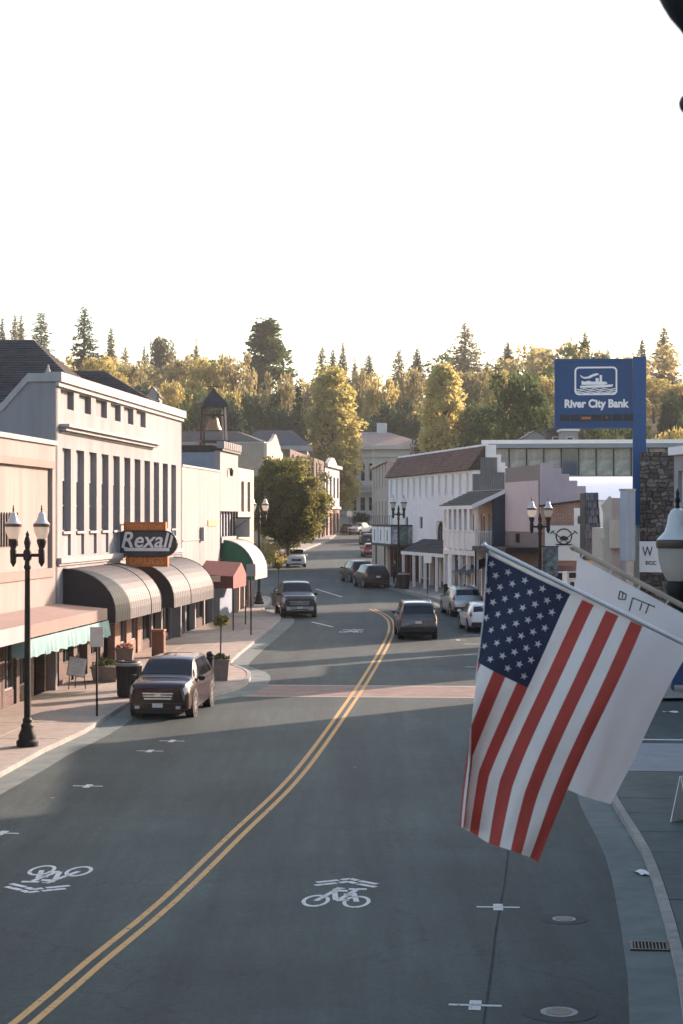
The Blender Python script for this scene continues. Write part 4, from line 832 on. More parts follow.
# --- bank sign
BLUE = M('bank_blue', (.012,.058,.17), .45, .10, 1.5); BLUE2 = M('bank_blue_edge', (.016,.075,.21), .45, .08, 1.5); SW = M('bank_white', (.80,.80,.79), .5, .04, 4)
Yk = 88.5; o = at(646, 519, Yk); t = thing('bank_sign', 'tall blue bank sign with white riverboat emblem on a blue post', 'sign', (o.x, Yk, o.z), R(-6))
S_ = Yk / F; lx = lambda px: (px-646)*S_*1.0; lz = lambda py: (HY-py)*S_
m = MB(); m.box(lx(555.5), lx(632.5), -.16, .25, lz(428), lz(359)); m.build('panel', BLUE, t)
m = MB(); m.box(lx(633), lx(646), -.22, .33, lz(525), lz(357)); m.build('post', BLUE2, t)
m = MB(); m.box(lx(555), lx(632.5), -.2, -.16, lz(360.5), lz(358.5)); m.box(lx(555), lx(632.5), -.2, -.16, lz(428.5), lz(427)); m.box(lx(555), lx(556.3), -.2, -.16, lz(427), lz(360.5)); m.build('trim', BLUE2, t)
m = MB(); m.box(lx(635), lx(644), -.15, .28, -o.z+gz(Yk), lz(525)-.002); m.build('footing', GREYM, t)
def rrect(x0, x1, z0, z1, r, n=5):
    o = []
    for cx, cz, a in ((x1-r,z1-r,0),(x0+r,z1-r,90),(x0+r,z0+r,180),(x1-r,z0+r,270)):
        o += [(cx+r*math.cos(R(a+90*i/n)), cz+r*math.sin(R(a+90*i/n))) for i in range(n+1)]
    return o
oo, ii = rrect(lx(575), lx(617.5), lz(395), lz(366.5), .2), rrect(lx(576.7), lx(615.8), lz(393.2), lz(368.2), .14)
m = MB(); N = len(oo)
for i in range(N): j = (i+1) % N; m.add([(oo[i][0],-.185,oo[i][1]),(oo[j][0],-.185,oo[j][1]),(ii[j][0],-.185,ii[j][1]),(ii[i][0],-.185,ii[i][1])], [(0,1,2,3)])
m.build('emblem_frame', SW, t, fixn=False)
def flat(name, pts, mat=SW): m = MB(); m.yprism([(lx(a), lz(c)) for a, c in pts], -.185, -.16); return m.build(name, mat, t)
flat('smoke', [(580.5,374.5),(584,376.8),(588,376.5),(593,374),(597,373),(599.5,373.8),(598,375),(594,376.2),(590,378.2),(585,378.6),(581.5,377)])
flat('funnel', [(600,375),(602.3,375),(602.3,382),(600,382)]); flat('wheelhouse', [(596,378),(599,378),(599,382),(596,382)])
flat('deck_house', [(582,380.5),(585,381.5),(589,380.5),(592,381.5),(606,381.5),(608,383.3),(604,384.6),(582,384.6)])
flat('hull', [(580.5,385.6),(613.5,384.4),(612.5,386.6),(604,387.4),(580.5,387.6)])
for k in range(3):
    m = MB(); py = 389 + k*1.75
    for i in range(24):
        a, c = 577 + i*1.61, 577 + (i+1)*1.61; f = lambda x: .5*math.sin((x-577)*.62 + k)
        m.add([(lx(a),-.185,lz(py+f(a)-.45)),(lx(c),-.185,lz(py+f(c)-.45)),(lx(c),-.185,lz(py+f(c)+.4)),(lx(a),-.185,lz(py+f(a)+.4))], [(0,1,2,3)])
    m.build('wave', SW, t, fixn=False)
text_on('lettering', 'River City Bank', .50, SW, t, ((lx(560)+lx(634))/2 - .03, -.17, lz(403.8)), (R(90),0,0), .012, .90, bold=.022)
DIG = M('digit_dark', (.012,.012,.014), .3, .3, 6); DIO = M('digit_orange', (.42,.12,.03), .5)
for i in range(7):
    m = MB(); a = 560.3 + i*10.55; m.box(lx(a), lx(a+9.4), -.175, -.16, lz(420.8), lz(414.5)); m.build('digit_panel', DIG, t)
for a, c, d in ((582,591,2.6),(606,608,1.6)): m = MB(); m.box(lx(a), lx(c), -.185, -.176, lz(416.6+d), lz(416.6)); m.build('digit', DIO, t)
# --- stone-faced building
RUB = M('rubble_base', (.05,.047,.045), .95); Yr = 85.0
b = Bld('stone_building', 'dark rubble stone building behind the blue bank post', (13.1,85.6), (15.75,84.4)); W = b.len; H = b.z(650, 452)
m = MB(); m.box(0, W, 0, 6, 0, H); b.part(m, 'wall', RUB)
st = MB(); rr = random.Random(3); nx_, nz_ = int(W/.30), int(H/.19); gp = {}
for j in range(nz_+1):
    for i in range(nx_*2+1): gp[(i,j)] = (max(0, min(W, W*i/nx_/2 + (rr.uniform(-.075,.075)))), max(0, min(H, H*j/nz_ + rr.uniform(-.075,.075))))
for j in range(nz_):
    i = 0
    while i < nx_*2:
        k = min(nx_*2, i + rr.choice((1,2,2,3))); P = [gp[(i,j)]] + [gp[(q,j)] for q in range(i+1,k)] + [gp[(k,j)], gp[(k,j+1)]] + [gp[(q,j+1)] for q in range(k-1,i,-1)] + [gp[(i,j+1)]]; n = len(P)
        c = (sum(p[0] for p in P)/n, sum(p[1] for p in P)/n); d = rr.uniform(.03,.13); st.cur = rr.randrange(4); f_ = lambda p, s_: (c[0]+(p[0]-c[0])*s_, c[1]+(p[1]-c[1])*s_)
        A_ = [f_(p,.93) for p in P]; B_ = [f_(p,.72) for p in P]
        st.add([(p[0],0,p[1]) for p in A_]+[(p[0],-d*rr.uniform(.7,1.1),p[1]) for p in B_], [tuple(range(n,2*n))]+[(q,(q+1)%n,n+(q+1)%n,n+q) for q in range(n)]); i = k
so_ = b.part(st, 'stonework', [M('stone_a', (.12,.115,.11), .9, .3, 6, .4, 30), M('stone_b', (.09,.078,.07), .9, .3, 6, .4, 30), M('stone_c', (.17,.16,.15), .9, .3, 6, .4, 30), M('stone_d', (.065,.06,.058), .9, .3, 6, .4, 30)]); so_['kind'] = 'stuff'
tb = thing('wall_board', 'white lettered sign board on the dark stone wall behind street lantern', 'sign', b.root.matrix_basis @ Vector((0,-.14,0)), b.root.rotation_euler[2])
X0, Z0 = b.loc(640.5, 572); X1, Z1 = b.loc(682, 541.5); m = MB(); m.box(X0, X1, -.05, 0.02, Z0, Z1); m.build('board', M('board_blue_white', (.60,.65,.68), .6, .05, 4), tb)
X, Z = b.loc(648, 552); text_on('lettering', 'W', .62, EMB, tb, (X+.03,-.06,Z), (R(90),0,0), .006, .72); X, Z = b.loc(648, 563); text_on('lettering', 'ECC', .22, EMB, tb, (X-.06,-.06,Z), (R(90),0,0), .006, 1.15, bold=.006, align='LEFT')
# --- white building at right edge
b = Bld('white_corner_building', 'white building with blue-shaded window at far right edge of picture', (12.55,73.6), (14.2,60)); W = b.len; H = b.z(673, 455.5); m = MB()
wn = [(.55+i*2.6, 1.6+i*2.6, b.z(680,500)-.1, b.z(680,471)) for i in range(5)]; wall_open(m, 0, W, 0, H, wn, 0, .25); b.part(m, 'wall', WHITEW); [window(b.root, *h, .18, WHT, 1, 2, GLASSB) for h in wn]
m = MB(); m.box(-.1, W+.1, -.2, .3, H, H+.3); b.part(m, 'cornice', WHT); shell(b, 0, W, 10, H, WHITEW)
# --- glazed block and white membrane roof behind the row
b = Bld('glazed_block', 'long low glazed block with flat overhanging roof behind the right-hand shops', (12.8,166), (42,163)); W = b.len; H = b.z(560, 441.5); zg, z1 = b.z(560, 476), b.z(560, 448.5)
GLZ = M('glass_painted_reflection', (.13,.165,.165), .25, .3, 1.1, spec=.6, col2=(.40,.43,.40)); GFR = M('frame_bluegrey', (.20,.24,.24), .6)  # mottled pale reflections painted into the pane colour
m = MB(); m.box(-.8, W, -1.2, 12, z1+.02, H); b.part(m, 'roof', M('fascia_bluegrey', (.20,.235,.26), .6, .08, 1)); m = MB(); m.box(-.85, W, -1.26, -1.2, H-.22, H+.1); b.part(m, 'roof_edge', WHT)
m = MB(); m.box(0, W, .1, 11, 0, zg); b.part(m, 'wall', M('block_grey', (.30,.31,.31), .85, .1, 1))
n = 20
for i in range(n):
    o_ = window(b.root, i*W/n+.05, (i+1)*W/n-.05, zg, z1, .0, GFR, 1, 1, GLZ if i not in (4,) else GLASSB, .04)
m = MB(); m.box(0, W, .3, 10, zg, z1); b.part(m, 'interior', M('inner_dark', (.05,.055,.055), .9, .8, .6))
b = Bld('membrane_roof_building', 'low building with smooth white membrane roof below the bank sign', (14.8,140), (22.5,139)); W = b.len; zl, zh = b.z(600, 500), b.z(600, 474)
m = MB(); m.box(0, W, 0, 12, 0, zl); b.part(m, 'wall', WHT); m = MB()
for i in range(10):
    u0, u1 = i/10, (i+1)/10; f = lambda u: zl + (zh-zl)*math.sin(u*math.pi/2)
    m.quad((-.2,-.2+u0*9,f(u0)),(W+.2,-.2+u0*9,f(u0)),(W+.2,-.2+u1*9,f(u1)),(-.2,-.2+u1*9,f(u1)))
m.quad((-.2,8.8,zh),(W+.2,8.8,zh),(W+.2,12,zl),(-.2,12,zl)); b.part(m, 'roof', M('membrane_white', (.72,.75,.80), .5, .04, 1), smooth=True, fixn=False)
# --- hillside houses
def house(label, px0, px1, pyw, pyr, Y, wallm, roofm, gable=True, win=2):
    a, c, r = at(px0, pyw, Y), at(px1, pyw, Y), at((px0+px1)/2, pyr, Y); zg_ = terz((a.x+c.x)/2, Y) - 1
    t = thing('hillside_house', label, 'house', ((a.x+c.x)/2, Y, zg_)); w_ = (c.x-a.x)/2; h, hr = a.z-zg_, r.z-zg_
    m = MB(); m.box(-w_, w_, 0, 7, 0, h)
    if gable: m.add([(-w_,0,h),(w_,0,h),(0,0,hr),(-w_,7,h),(w_,7,h),(0,7,hr)], [(0,1,2),(3,5,4)])
    m.build('wall', wallm, t); m = MB()
    if gable: m.add([(-w_-.3,-.3,h-.15),(0,-.3,hr+.15),(0,7.3,hr+.15),(-w_-.3,7.3,h-.15),(w_+.3,-.3,h-.15),(w_+.3,7.3,h-.15)], [(0,1,2,3),(1,4,5,2)])
    else: m.box(-w_-.2, w_+.2, -.3, 7.2, h, hr)
    m.build('roof', roofm, t, fixn=False)
    for i in range(win): X = -w_ + (i+.5)*2*w_/win; window(t, X-.4, X+.4, h-2.2, h-.7, -.05, WHT, 1, 2)
    return t
house('small white gabled house among trees above the drugstore roof', 146, 158.5, 396, 386.5, 330, WHITEW, SLATE)
house('low white house with pale roof left of the bank sign', 524, 546, 437, 431, 240, WHITEW, WHT)
house('dark flat-roofed box house just left of bank sign bottom', 550, 561.5, 431, 428, 236, M('dark_siding', (.06,.065,.07), .8), SHING, False, 1)
house('white flat-roofed box house under the bank sign panel', 562, 578, 431, 429, 232, WHITEW, WHT, False, 1)
t = house('pale house half hidden behind the yellow-green tree in middle', 372, 380, 428, 422, 380, WHITEW, WHT, False, 1)
# --- near block that carries the camera's balcony and the flags (right of the frame), height set to shade the flags
NB = lambda Y: 1.55 + .185 * Y
for nm, lb, ya, yb, hh, dp in [('corner_block', 'brick block with upper balcony on near right, carrying the flags', -9, 21.9, 8.4, 12), ('road_shade_block', 'unseen taller brick block added on near right to shade the road', 22, 34.5, 8.8, 12), ('alley_shade_block', 'unseen brick block added beside the alley to shade the road', 42.1, 49.4, 9.0, 4)]:  # the two further blocks are unseen, added to shade the road
    b = Bld(nm, lb, (NB(yb), yb), (NB(ya), ya), zb=gz(ya)); W = b.len; m = MB(); n = int(W/3.2)
    wn = [(.9+i*W/n, 2.1+i*W/n, 4.1, 5.8) for i in range(n)]; wall_open(m, 0, W, 3.3, hh, wn, 0, .25); b.part(m, 'wall', BRICK); [window(b.root, *h, .18, WHT, 1, 2) for h in wn]
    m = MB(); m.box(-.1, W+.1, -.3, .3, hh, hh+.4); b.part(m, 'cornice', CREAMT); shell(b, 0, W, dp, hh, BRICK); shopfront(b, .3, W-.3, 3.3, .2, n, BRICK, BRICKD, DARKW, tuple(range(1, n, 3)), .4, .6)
    if ya < 0:
        NBB = b
        xa, xb = W - 10.2, W - 5.0
        m = MB(); m.box(xa, xb, -2.6, 0, 5.25, 5.45); b.part(m, 'balcony_floor', WHT)
        m = MB(); m.tube([(xa,-2.5,6.42),(xb,-2.5,6.42)], .03, 6); m.tube([(xa+.05,-2.5,6.42),(xa+.05,0,6.42)], .03, 6); b.part(m, 'hand_rail', BLACKM)
        for i in range(50): m = MB(); X = xa + (xb-xa)*i/49; m.tube([(X,-2.5,5.45),(X,-2.5,6.4)], .012, 4); b.part(m, 'baluster', BLACKM)
        for X in (xa+.2, xb-.2): m = MB(); m.tube([(X,-2.4,0),(X,-2.4,5.25)], .08, 8); b.part(m, 'post', BLACKM)
b = Bld('sun_gap_shop', 'unseen low shop added between the near blocks to let a sun wedge through', (NB(42), 42), (NB(34.6), 34.6)); W = b.len; m = MB(); m.box(0, W, 0, 5, 2.9, 4.4); b.part(m, 'roof', CREAMT); shopfront(b, .2, W-.2, 2.9, .2, 3, BRICK, BRICKD, DARKW, (1,), .3, .6)  # unseen, kept low so a wedge of sun reaches the road
b = Bld('sun_block_warehouse', 'unseen tall warehouse added behind the right-hand alley to block sun', (24,72), (22.3,55)); m = MB(); m.box(0, b.len, 0, 14, 0, 14.2); b.part(m, 'wall', TAN); m = MB(); m.box(-.2, b.len+.2, -.2, 14.2, 14.2, 14.5); b.part(m, 'roof', SHING)  # unseen mass added to stop sun coming through the alley gap
for i in range(4): window(b.root, 1.5+i*4, 3+i*4, 7, 9, -.05, WHT, 1, 2)
# ------------------------------------------------------------------ street furniture
LAMPB = M('lamp_iron', (.012,.012,.012), .6, .25, 6, .1, 60, spec=.3); FROST = leafmat('lamp_globe', (.80,.76,.71), (.88,.84,.79), .75); LCAP = M('lamp_cap', (.55,.54,.53), .3, .06, 5); BRZ = M('lamp_band', (.12,.09,.07), .45, .2, 8, metal=.4)
def make_lamp(label, x, y, rz, sc=1.0, banner=False):
    t = thing('street_lamp', label, 'street lamp', (x, y, gz(y) + .14), rz, 'twin-globe street lamps along the street'); t.scale = (1, 1, sc)
    m = MB(); m.lathe([(.30,0),(.31,.13),(.24,.2),(.25,.30),(.17,.48),(.18,.58),(.125,.66),(.135,.74),(.10,.80)], n=16); m.build('base', LAMPB, t, smooth=True)
    m = MB(); m.lathe([(.095,.78),(.088,2.5),(.072,4.95),(.10,5.0),(.10,5.06),(.075,5.1),(.085,5.5)], n=14); m.build('pole', LAMPB, t, smooth=True)
    m = MB(); m.tube([(-.39,0,5.36),(.39,0,5.36)], .05, 10); m.lathe([(.11,5.22),(.12,5.3),(.12,5.45),(.09,5.52)], n=14); m.build('cross_arm', LAMPB, t, smooth=True)
    m = MB(); m.lathe([(.06,5.5),(.075,5.6),(.1,5.72),(.07,5.84),(.045,5.9),(.055,5.95),(.0,6.06)], n=12); m.build('finial', LAMPB, t, smooth=True)
    for s in (-1, 1):
        c = (s*.39, 0, 0)
        m = MB(); m.lathe([(.02,5.04),(.05,5.1),(.085,5.16),(.095,5.5),(.075,5.55),(.12,5.68),(.14,5.76),(.12,5.82)], c, 14); m.build('socket', LAMPB, t, smooth=True)
        m = MB(); m.lathe([(.10,5.82),(.135,5.855),(.18,5.94),(.207,6.04),(.215,6.16)], c, 18); g = m.build('globe', FROST, t, smooth=True)
        m = MB(); m.lathe([(.225,6.16),(.235,6.18),(.235,6.235),(.222,6.25)], c, 18); m.build('band', BRZ, g, smooth=True)
        m = MB(); m.lathe([(.226,6.25),(.20,6.275),(.145,6.33),(.115,6.41),(.10,6.50),(.07,6.555),(.03,6.575)], c, 18); m.build('cap', LCAP, g, smooth=True)
        m = MB(); m.lathe([(.03,6.56),(.018,6.62),(.032,6.66),(.014,6.70),(.02,6.73),(.0,6.79)], c, 8); m.build('spike', LAMPB, g, smooth=True)
    if banner:
        m = MB(); m.box(.14,.86,-.02,.02,3.0,4.4); bo = m.build('banner', M('banner_teal', (.05,.075,.085), .7, .8, 4, col2=(.30,.36,.38)), t)
        m = MB(); m.tube([(0,0,4.42),(.9,0,4.42)], .025, 6); m.tube([(0,0,2.98),(.9,0,2.98)], .025, 6); m.build('banner_arm', LAMPB, t)
    return t
x, y = gnd(27.5, 746, .14); make_lamp('black twin-globe street lamp on left kerb nearest the camera', x, y, R(2), .985)
x, y = gnd(259, 604, .14); make_lamp('twin-globe street lamp on left pavement beside the green awning', x, y, R(4), 1.0)
make_lamp('twin-globe street lamp with dark banner before the brick emblem shop', (540-CX)/F*92.6, 92.6, R(-3), 1.0, True)
x, y = gnd(398.5, 588, .14); make_lamp('twin-globe street lamp beside the marquee on right pavement', x, y, R(-8), 1.0)
make_lamp('large close twin-globe street lamp cut off by right picture edge', (677.5-CX)/F*21.2+.39, 21.2, R(0), 1.045)
# bins
BIN = M('bin_black', (.02,.021,.022), .55, .25, 6, .15, 40); BINR = M('bin_rim', (.30,.28,.26), .5, .15, 5)
def bin_(label, px, py, w, h):
    x, y = gnd(px, py, .14); t = thing('litter_bin', label, 'litter bin', (x, y, gz(y)+.14), 0, 'round black litter bins')
    m = MB(); m.lathe([(w*.44,0),(w*.46,.05),(w*.5,h*.86)], n=24); m.build('body', BIN, t, smooth=True)
    for i in range(24):
        a = 2*math.pi*i/24; m = MB(); m.tube([(w*.455*math.cos(a),w*.455*math.sin(a),.05),(w*.51*math.cos(a),w*.51*math.sin(a),h*.85)], .018, 4); m.build('slat', BIN, t)
    m = MB(); m.lathe([(w*.5,h*.86),(w*.55,h*.87),(w*.55,h*.93),(w*.48,h*.95)], n=24); m.build('rim', BINR, t, smooth=True)
    m = MB(); m.lathe([(w*.48,h*.95),(w*.46,h*.99),(w*.28,h),(w*.27,h*.97)], n=24); m.build('lid', BIN, t, smooth=True)
bin_('round black litter bin on left pavement behind the maroon SUV', 129, 697, .84, 1.25); bin_('round black litter bin beside lamp post on right pavement', 404, 589, .78, 1.2)
# planters
LEAFD = leafmat('leaf_shrub', (.025,.045,.018), (.075,.11,.04)); LEAFG = leafmat('leaf_topiary', (.10,.10,.03), (.26,.22,.08)); TERRA = M('planter_stone', (.22,.18,.15), .9, .15, 4, .3, 40); FLOW = leafmat('flower_mix', (.35,.10,.10), (.45,.32,.25))
def leafball(m, c, r, n, s, rr, sq=1.0, shell_=.55):
    for _ in range(n):
        d = Vector((rr.gauss(0,1), rr.gauss(0,1), rr.gauss(0,1))).normalized(); k = r * (shell_ + (1-shell_)*rr.random())
        p = Vector(c) + Vector((d.x*k, d.y*k, d.z*k*sq)); a = Vector((rr.gauss(0,1), rr.gauss(0,1), rr.gauss(0,1))).normalized(); u = (d.cross(a).normalized() + d*rr.uniform(-.6,.6)).normalized(); v = u.cross(a).normalized()
        q = s * rr.uniform(.6,1.4); m.add([p-u*q, p+v*q*.55, p+u*q, p-v*q*.55], [(0,1,2,3)])
def planter(label, x, y, w, h, topi, name='planter', flowers=False, hh=1.9):
    t = thing(name, label, 'planter', (x, y, gz(y)+.14)); rr = random.Random(int(x*100)+int(y))
    m = MB(); m.prism([(-1,-1),(1,-1),(1,1),(-1,1)], lambda p: (p[0]*w*.42, p[1]*w*.42, 0), lambda p: (p[0]*w*.5, p[1]*w*.5, h)); m.build('box', TERRA, t)
    m = MB(); m.prism([(-1,-1),(1,-1),(1,1),(-1,1)], lambda p: (p[0]*w*.54, p[1]*w*.54, h), lambda p: (p[0]*w*.54, p[1]*w*.54, h+.06)); m.build('rim', TERRA, t)
    m = MB(); leafball(m, (0,0,h+.1), w*.5, 180, .07, rr, .5); m.build('plants', FLOW if flowers else LEAFD, t, fixn=False)
    if topi:
        m = MB(); m.tube([(0,0,h),(0.02,0,h+hh*.75)], .03, 6); m.build('stem', M('bark', (.10,.075,.055), .9), t)
        m = MB(); leafball(m, (0.02,0,h+hh*.85), .29, 260, .09, rr, .75, .3); m.build('crown', LEAFG, t, fixn=False)
x, y = gnd(220.5, 680, .14); planter('stone box planter with small ball-topped tree beside maroon SUV', x, y, .66, .72, True, hh=1.75)
x, y = gnd(278.5, 606, .14); planter('stone box planter with small topiary behind the dark pickup', x, y, .9, .8, True, hh=2.0)
x, y = gnd(106, 681, .14); planter('dark leafy planter against the drugstore front', x, y, 1.0, .5, False)
x, y = gnd(135, 664, .14); planter('planter of pinkish flowers by drugstore door', x-.4, y, .7, .6, False, flowers=True)
# bollards, meters, hydrant
def bollard(label, px, py, h, r):
    x, y = gnd(px, py, .14); t = thing('bollard', label, 'bollard', (x, y, gz(y)+.14)); m = MB(); m.lathe([(r*1.5,0),(r*1.5,.08),(r*1.1,.14),(r,.2),(r*.95,h*.8)], n=14); m.build('shaft', LAMPB, t, smooth=True)
    m = MB(); m.lathe([(r*1.2,h*.8),(r*1.25,h*.84),(r*.9,h*.86),(r*1.1,h*.92),(r*.7,h*.98),(0,h)], n=14); m.build('cap', LAMPB, t, smooth=True)
bollard('black iron bollard beside the stone planter, left pavement', 210, 689, 1.35, .13); bollard('black iron bollard at right kerb before the balcony building', 445.6, 606.5, 1.4, .13)
x, y = gnd(244.5, 604.5, .14); t = thing('fire_hydrant', 'red fire hydrant on left pavement by the lamp', 'hydrant', (x, y, gz(y)+.14)); RED = M('hydrant_red', (.30,.03,.03), .5, .1, 5)
m = MB(); m.lathe([(.16,0),(.16,.06),(.11,.08),(.11,.5),(.14,.52),(.14,.56),(.1,.66),(.03,.72),(.03,.76),(0,.77)], n=14); m.build('barrel', RED, t, smooth=True)
for a in (0, 90, 180): m = MB(); d = Vector((math.cos(R(a-90)), math.sin(R(a-90)), 0)); m.tube([d*.08+Vector((0,0,.42)), d*.19+Vector((0,0,.42))], .055, 8); m.build('outlet', RED, t)
# sign posts
PLATE = M('sign_plate', (.55,.50,.46), .5, .1, 5, metal=.3)
def signpost(label, px, py, ptop, w, h, mat=PLATE, rz=0, round_=False):
    x, y = gnd(px, py, .14); t = thing('sign_post', label, 'sign post', (x, y, gz(y)+.14), rz); H = (CZ + (HY-ptop)/F*y) - gz(y) - .14
    m = MB(); m.tube([(0,0,0),(0,0,H)], .035, 8); m.build('post', LAMPB, t); m = MB()
    if round_: m.yprism([(w/2*math.cos(2*math.pi*i/16), H-w/2+w/2*math.sin(2*math.pi*i/16)) for i in range(16)], -.055, -.037)
    else: m.box(-w/2, w/2, -.055, -.037, H-h, H)
    m.build('plate', mat, t)
signpost('thin parking sign post on left kerb before the drugstore', 97, 716, 627, .42, .62)
signpost('thin sign post at left kerb bend before the pickup', 251, 635, 564, .45, .6, WHITEW)
signpost('sign post with white plates before porch of long white building', 427.5, 594.5, 555, .55, .55, WHT)
signpost('distant sign post by the hedge at end of the street', 349.5, 534, 511, .9, .9, WHT)
# cabinet, menu board
x, y = gnd(158.5, 657, .14); t = thing('brown_cabinet', 'brown wooden street cabinet outside the drugstore', 'cabinet', (x, y, gz(y)+.14), R(85)); WD = M('brown_wood', (.20,.085,.05), .7, .2, 4)
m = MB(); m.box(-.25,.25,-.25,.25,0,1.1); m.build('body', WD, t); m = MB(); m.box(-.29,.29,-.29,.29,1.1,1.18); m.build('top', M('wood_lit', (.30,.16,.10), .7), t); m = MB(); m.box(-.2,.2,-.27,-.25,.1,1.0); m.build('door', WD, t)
x, y = gnd(77, 689, .14); t = thing('menu_board', 'tilted white menu board on an easel outside left shop', 'sign', (x, y, gz(y)+.14), R(15))
for a in (-.3, .3): m = MB(); m.tube([(a,-.05,0),(a*.7,.08,1.25)], .02, 6); m.build('leg', DARKW, t)
m = MB(); m.tube([(0,.5,0),(0,.08,1.2)], .02, 6); m.build('back_leg', DARKW, t)
m = MB(); m.add([(-.38,-.08,.52),(.26,-.08,.40),(.38,.02,1.08),(-.26,.02,1.2),(-.38,-.05,.52),(.26,-.05,.40),(.38,.05,1.08),(-.26,.05,1.2)], [(0,1,2,3),(7,6,5,4),(0,4,5,1),(1,5,6,2),(2,6,7,3),(3,7,4,0)]); bo = m.build('board', DARKW, t)
m = MB(); m.add([(-.36,-.088,.535),(.25,-.088,.425),(.36,.0,1.06),(-.25,.0,1.17)], [(0,1,2,3)]); m.build('menu_sheet', M('menu_pale', (.74,.71,.68), .7, .25, 14), bo, fixn=False)
# plaza corner pieces: wheel frame and red boxes
x, y = gnd(284, 561); t = thing('wheel_frame', 'dark timber frame holding a wagon wheel beyond the white car', 'street ornament', (x-.4, y-6, gz(y-6)), R(5)); 
for a in (-1.0, 1.0): m = MB(); m.box(a-.09,a+.09,-.09,.09,0,2.3); m.build('post', WD, t)
m = MB(); m.box(-1.2,1.2,-.1,.1,2.15,2.35); m.build('beam', WD, t); m = MB(); r = .72
m.tube([(r*math.cos(2*math.pi*i/20),0,1.4+r*math.sin(2*math.pi*i/20)) for i in range(21)], .05, 6); wh = m.build('wheel', M('wheel_grey', (.32,.29,.26), .8), t)
for i in range(8): m = MB(); a = math.pi*i/4; m.tube([(0,0,1.4),(r*math.cos(a),0,1.4+r*math.sin(a))], .025, 5); m.build('spoke', MATS['wheel_grey'], wh)
for i, (px, lb) in enumerate([(272.5,'red planter box left of the wagon wheel frame'),(279.5,'red planter box directly before the wagon wheel frame'),(287.5,'red planter box right of the wagon wheel frame')]):
    x, y = gnd(px, 562.5); tt = thing('red_planter', lb, 'planter', (x, y-2, gz(y-2))); m = MB(); m.box(-.33,.33,-.33,.33,0,.85); m.build('box', RED, tt); m = MB(); m.box(-.36,.36,-.36,.36,.85,.92); m.build('rim', REDW, tt)
    m = MB(); leafball(m, (0,0,1.0), .35, 90, .08, random.Random(i), .6); m.build('plants', FLOW, tt, fixn=False)
# blue mailbox and sandwich board at right edge
x, y = 12.0, 69.2; t = thing('blue_mailbox', 'dark blue mailbox half hidden at right edge beyond alley', 'mailbox', (x, y, gz(y)+.14), R(-5)); MB_ = M('mail_blue', (.02,.06,.16), .45, .1, 4)
m = MB(); m.yprism([(-.3,.2),(.3,.2),(.3,.95)] + [(.3*math.cos(math.pi*i/8), .95+.3*math.sin(math.pi*i/8)) for i in range(1,8)] + [(-.3,.95)], -.3, .3); m.build('body', MB_, t)
for a in (-.25,.25):
    for c in (-.25,.25): m = MB(); m.box(a-.03,a+.03,c-.03,c+.03,0,.2); m.build('leg', MB_, t)
m = MB(); m.box(-.2,.2,-.33,-.3,.85,1.0); m.build('pull_door', MB_, t)
x, y = 7.42, 41.6; t = thing('sandwich_board', 'white-edged black sandwich board cut off by right edge', 'sign', (x, y, gz(y)+.14), R(40))
for s in (-1, 1):
    m = MB(); m.add([(-.3,s*.28,0),(.3,s*.28,0),(.3,s*.02,1.0),(-.3,s*.02,1.0),(-.3,s*.25,0),(.3,s*.25,0),(.3,s*.0,1.0),(-.3,s*.0,1.0)], [(0,1,2,3),(4,5,6,7),(0,1,5,4),(1,2,6,5),(2,3,7,6),(3,0,4,7)]); p = m.build('board', WHT, t)
    m = MB(); m.add([(-.25,s*.27,.08),(.25,s*.27,.08),(.25,s*.055,.93),(-.25,s*.055,.93)], [(0,1,2,3)]); m.build('chalk_panel', EMB, p, fixn=False)

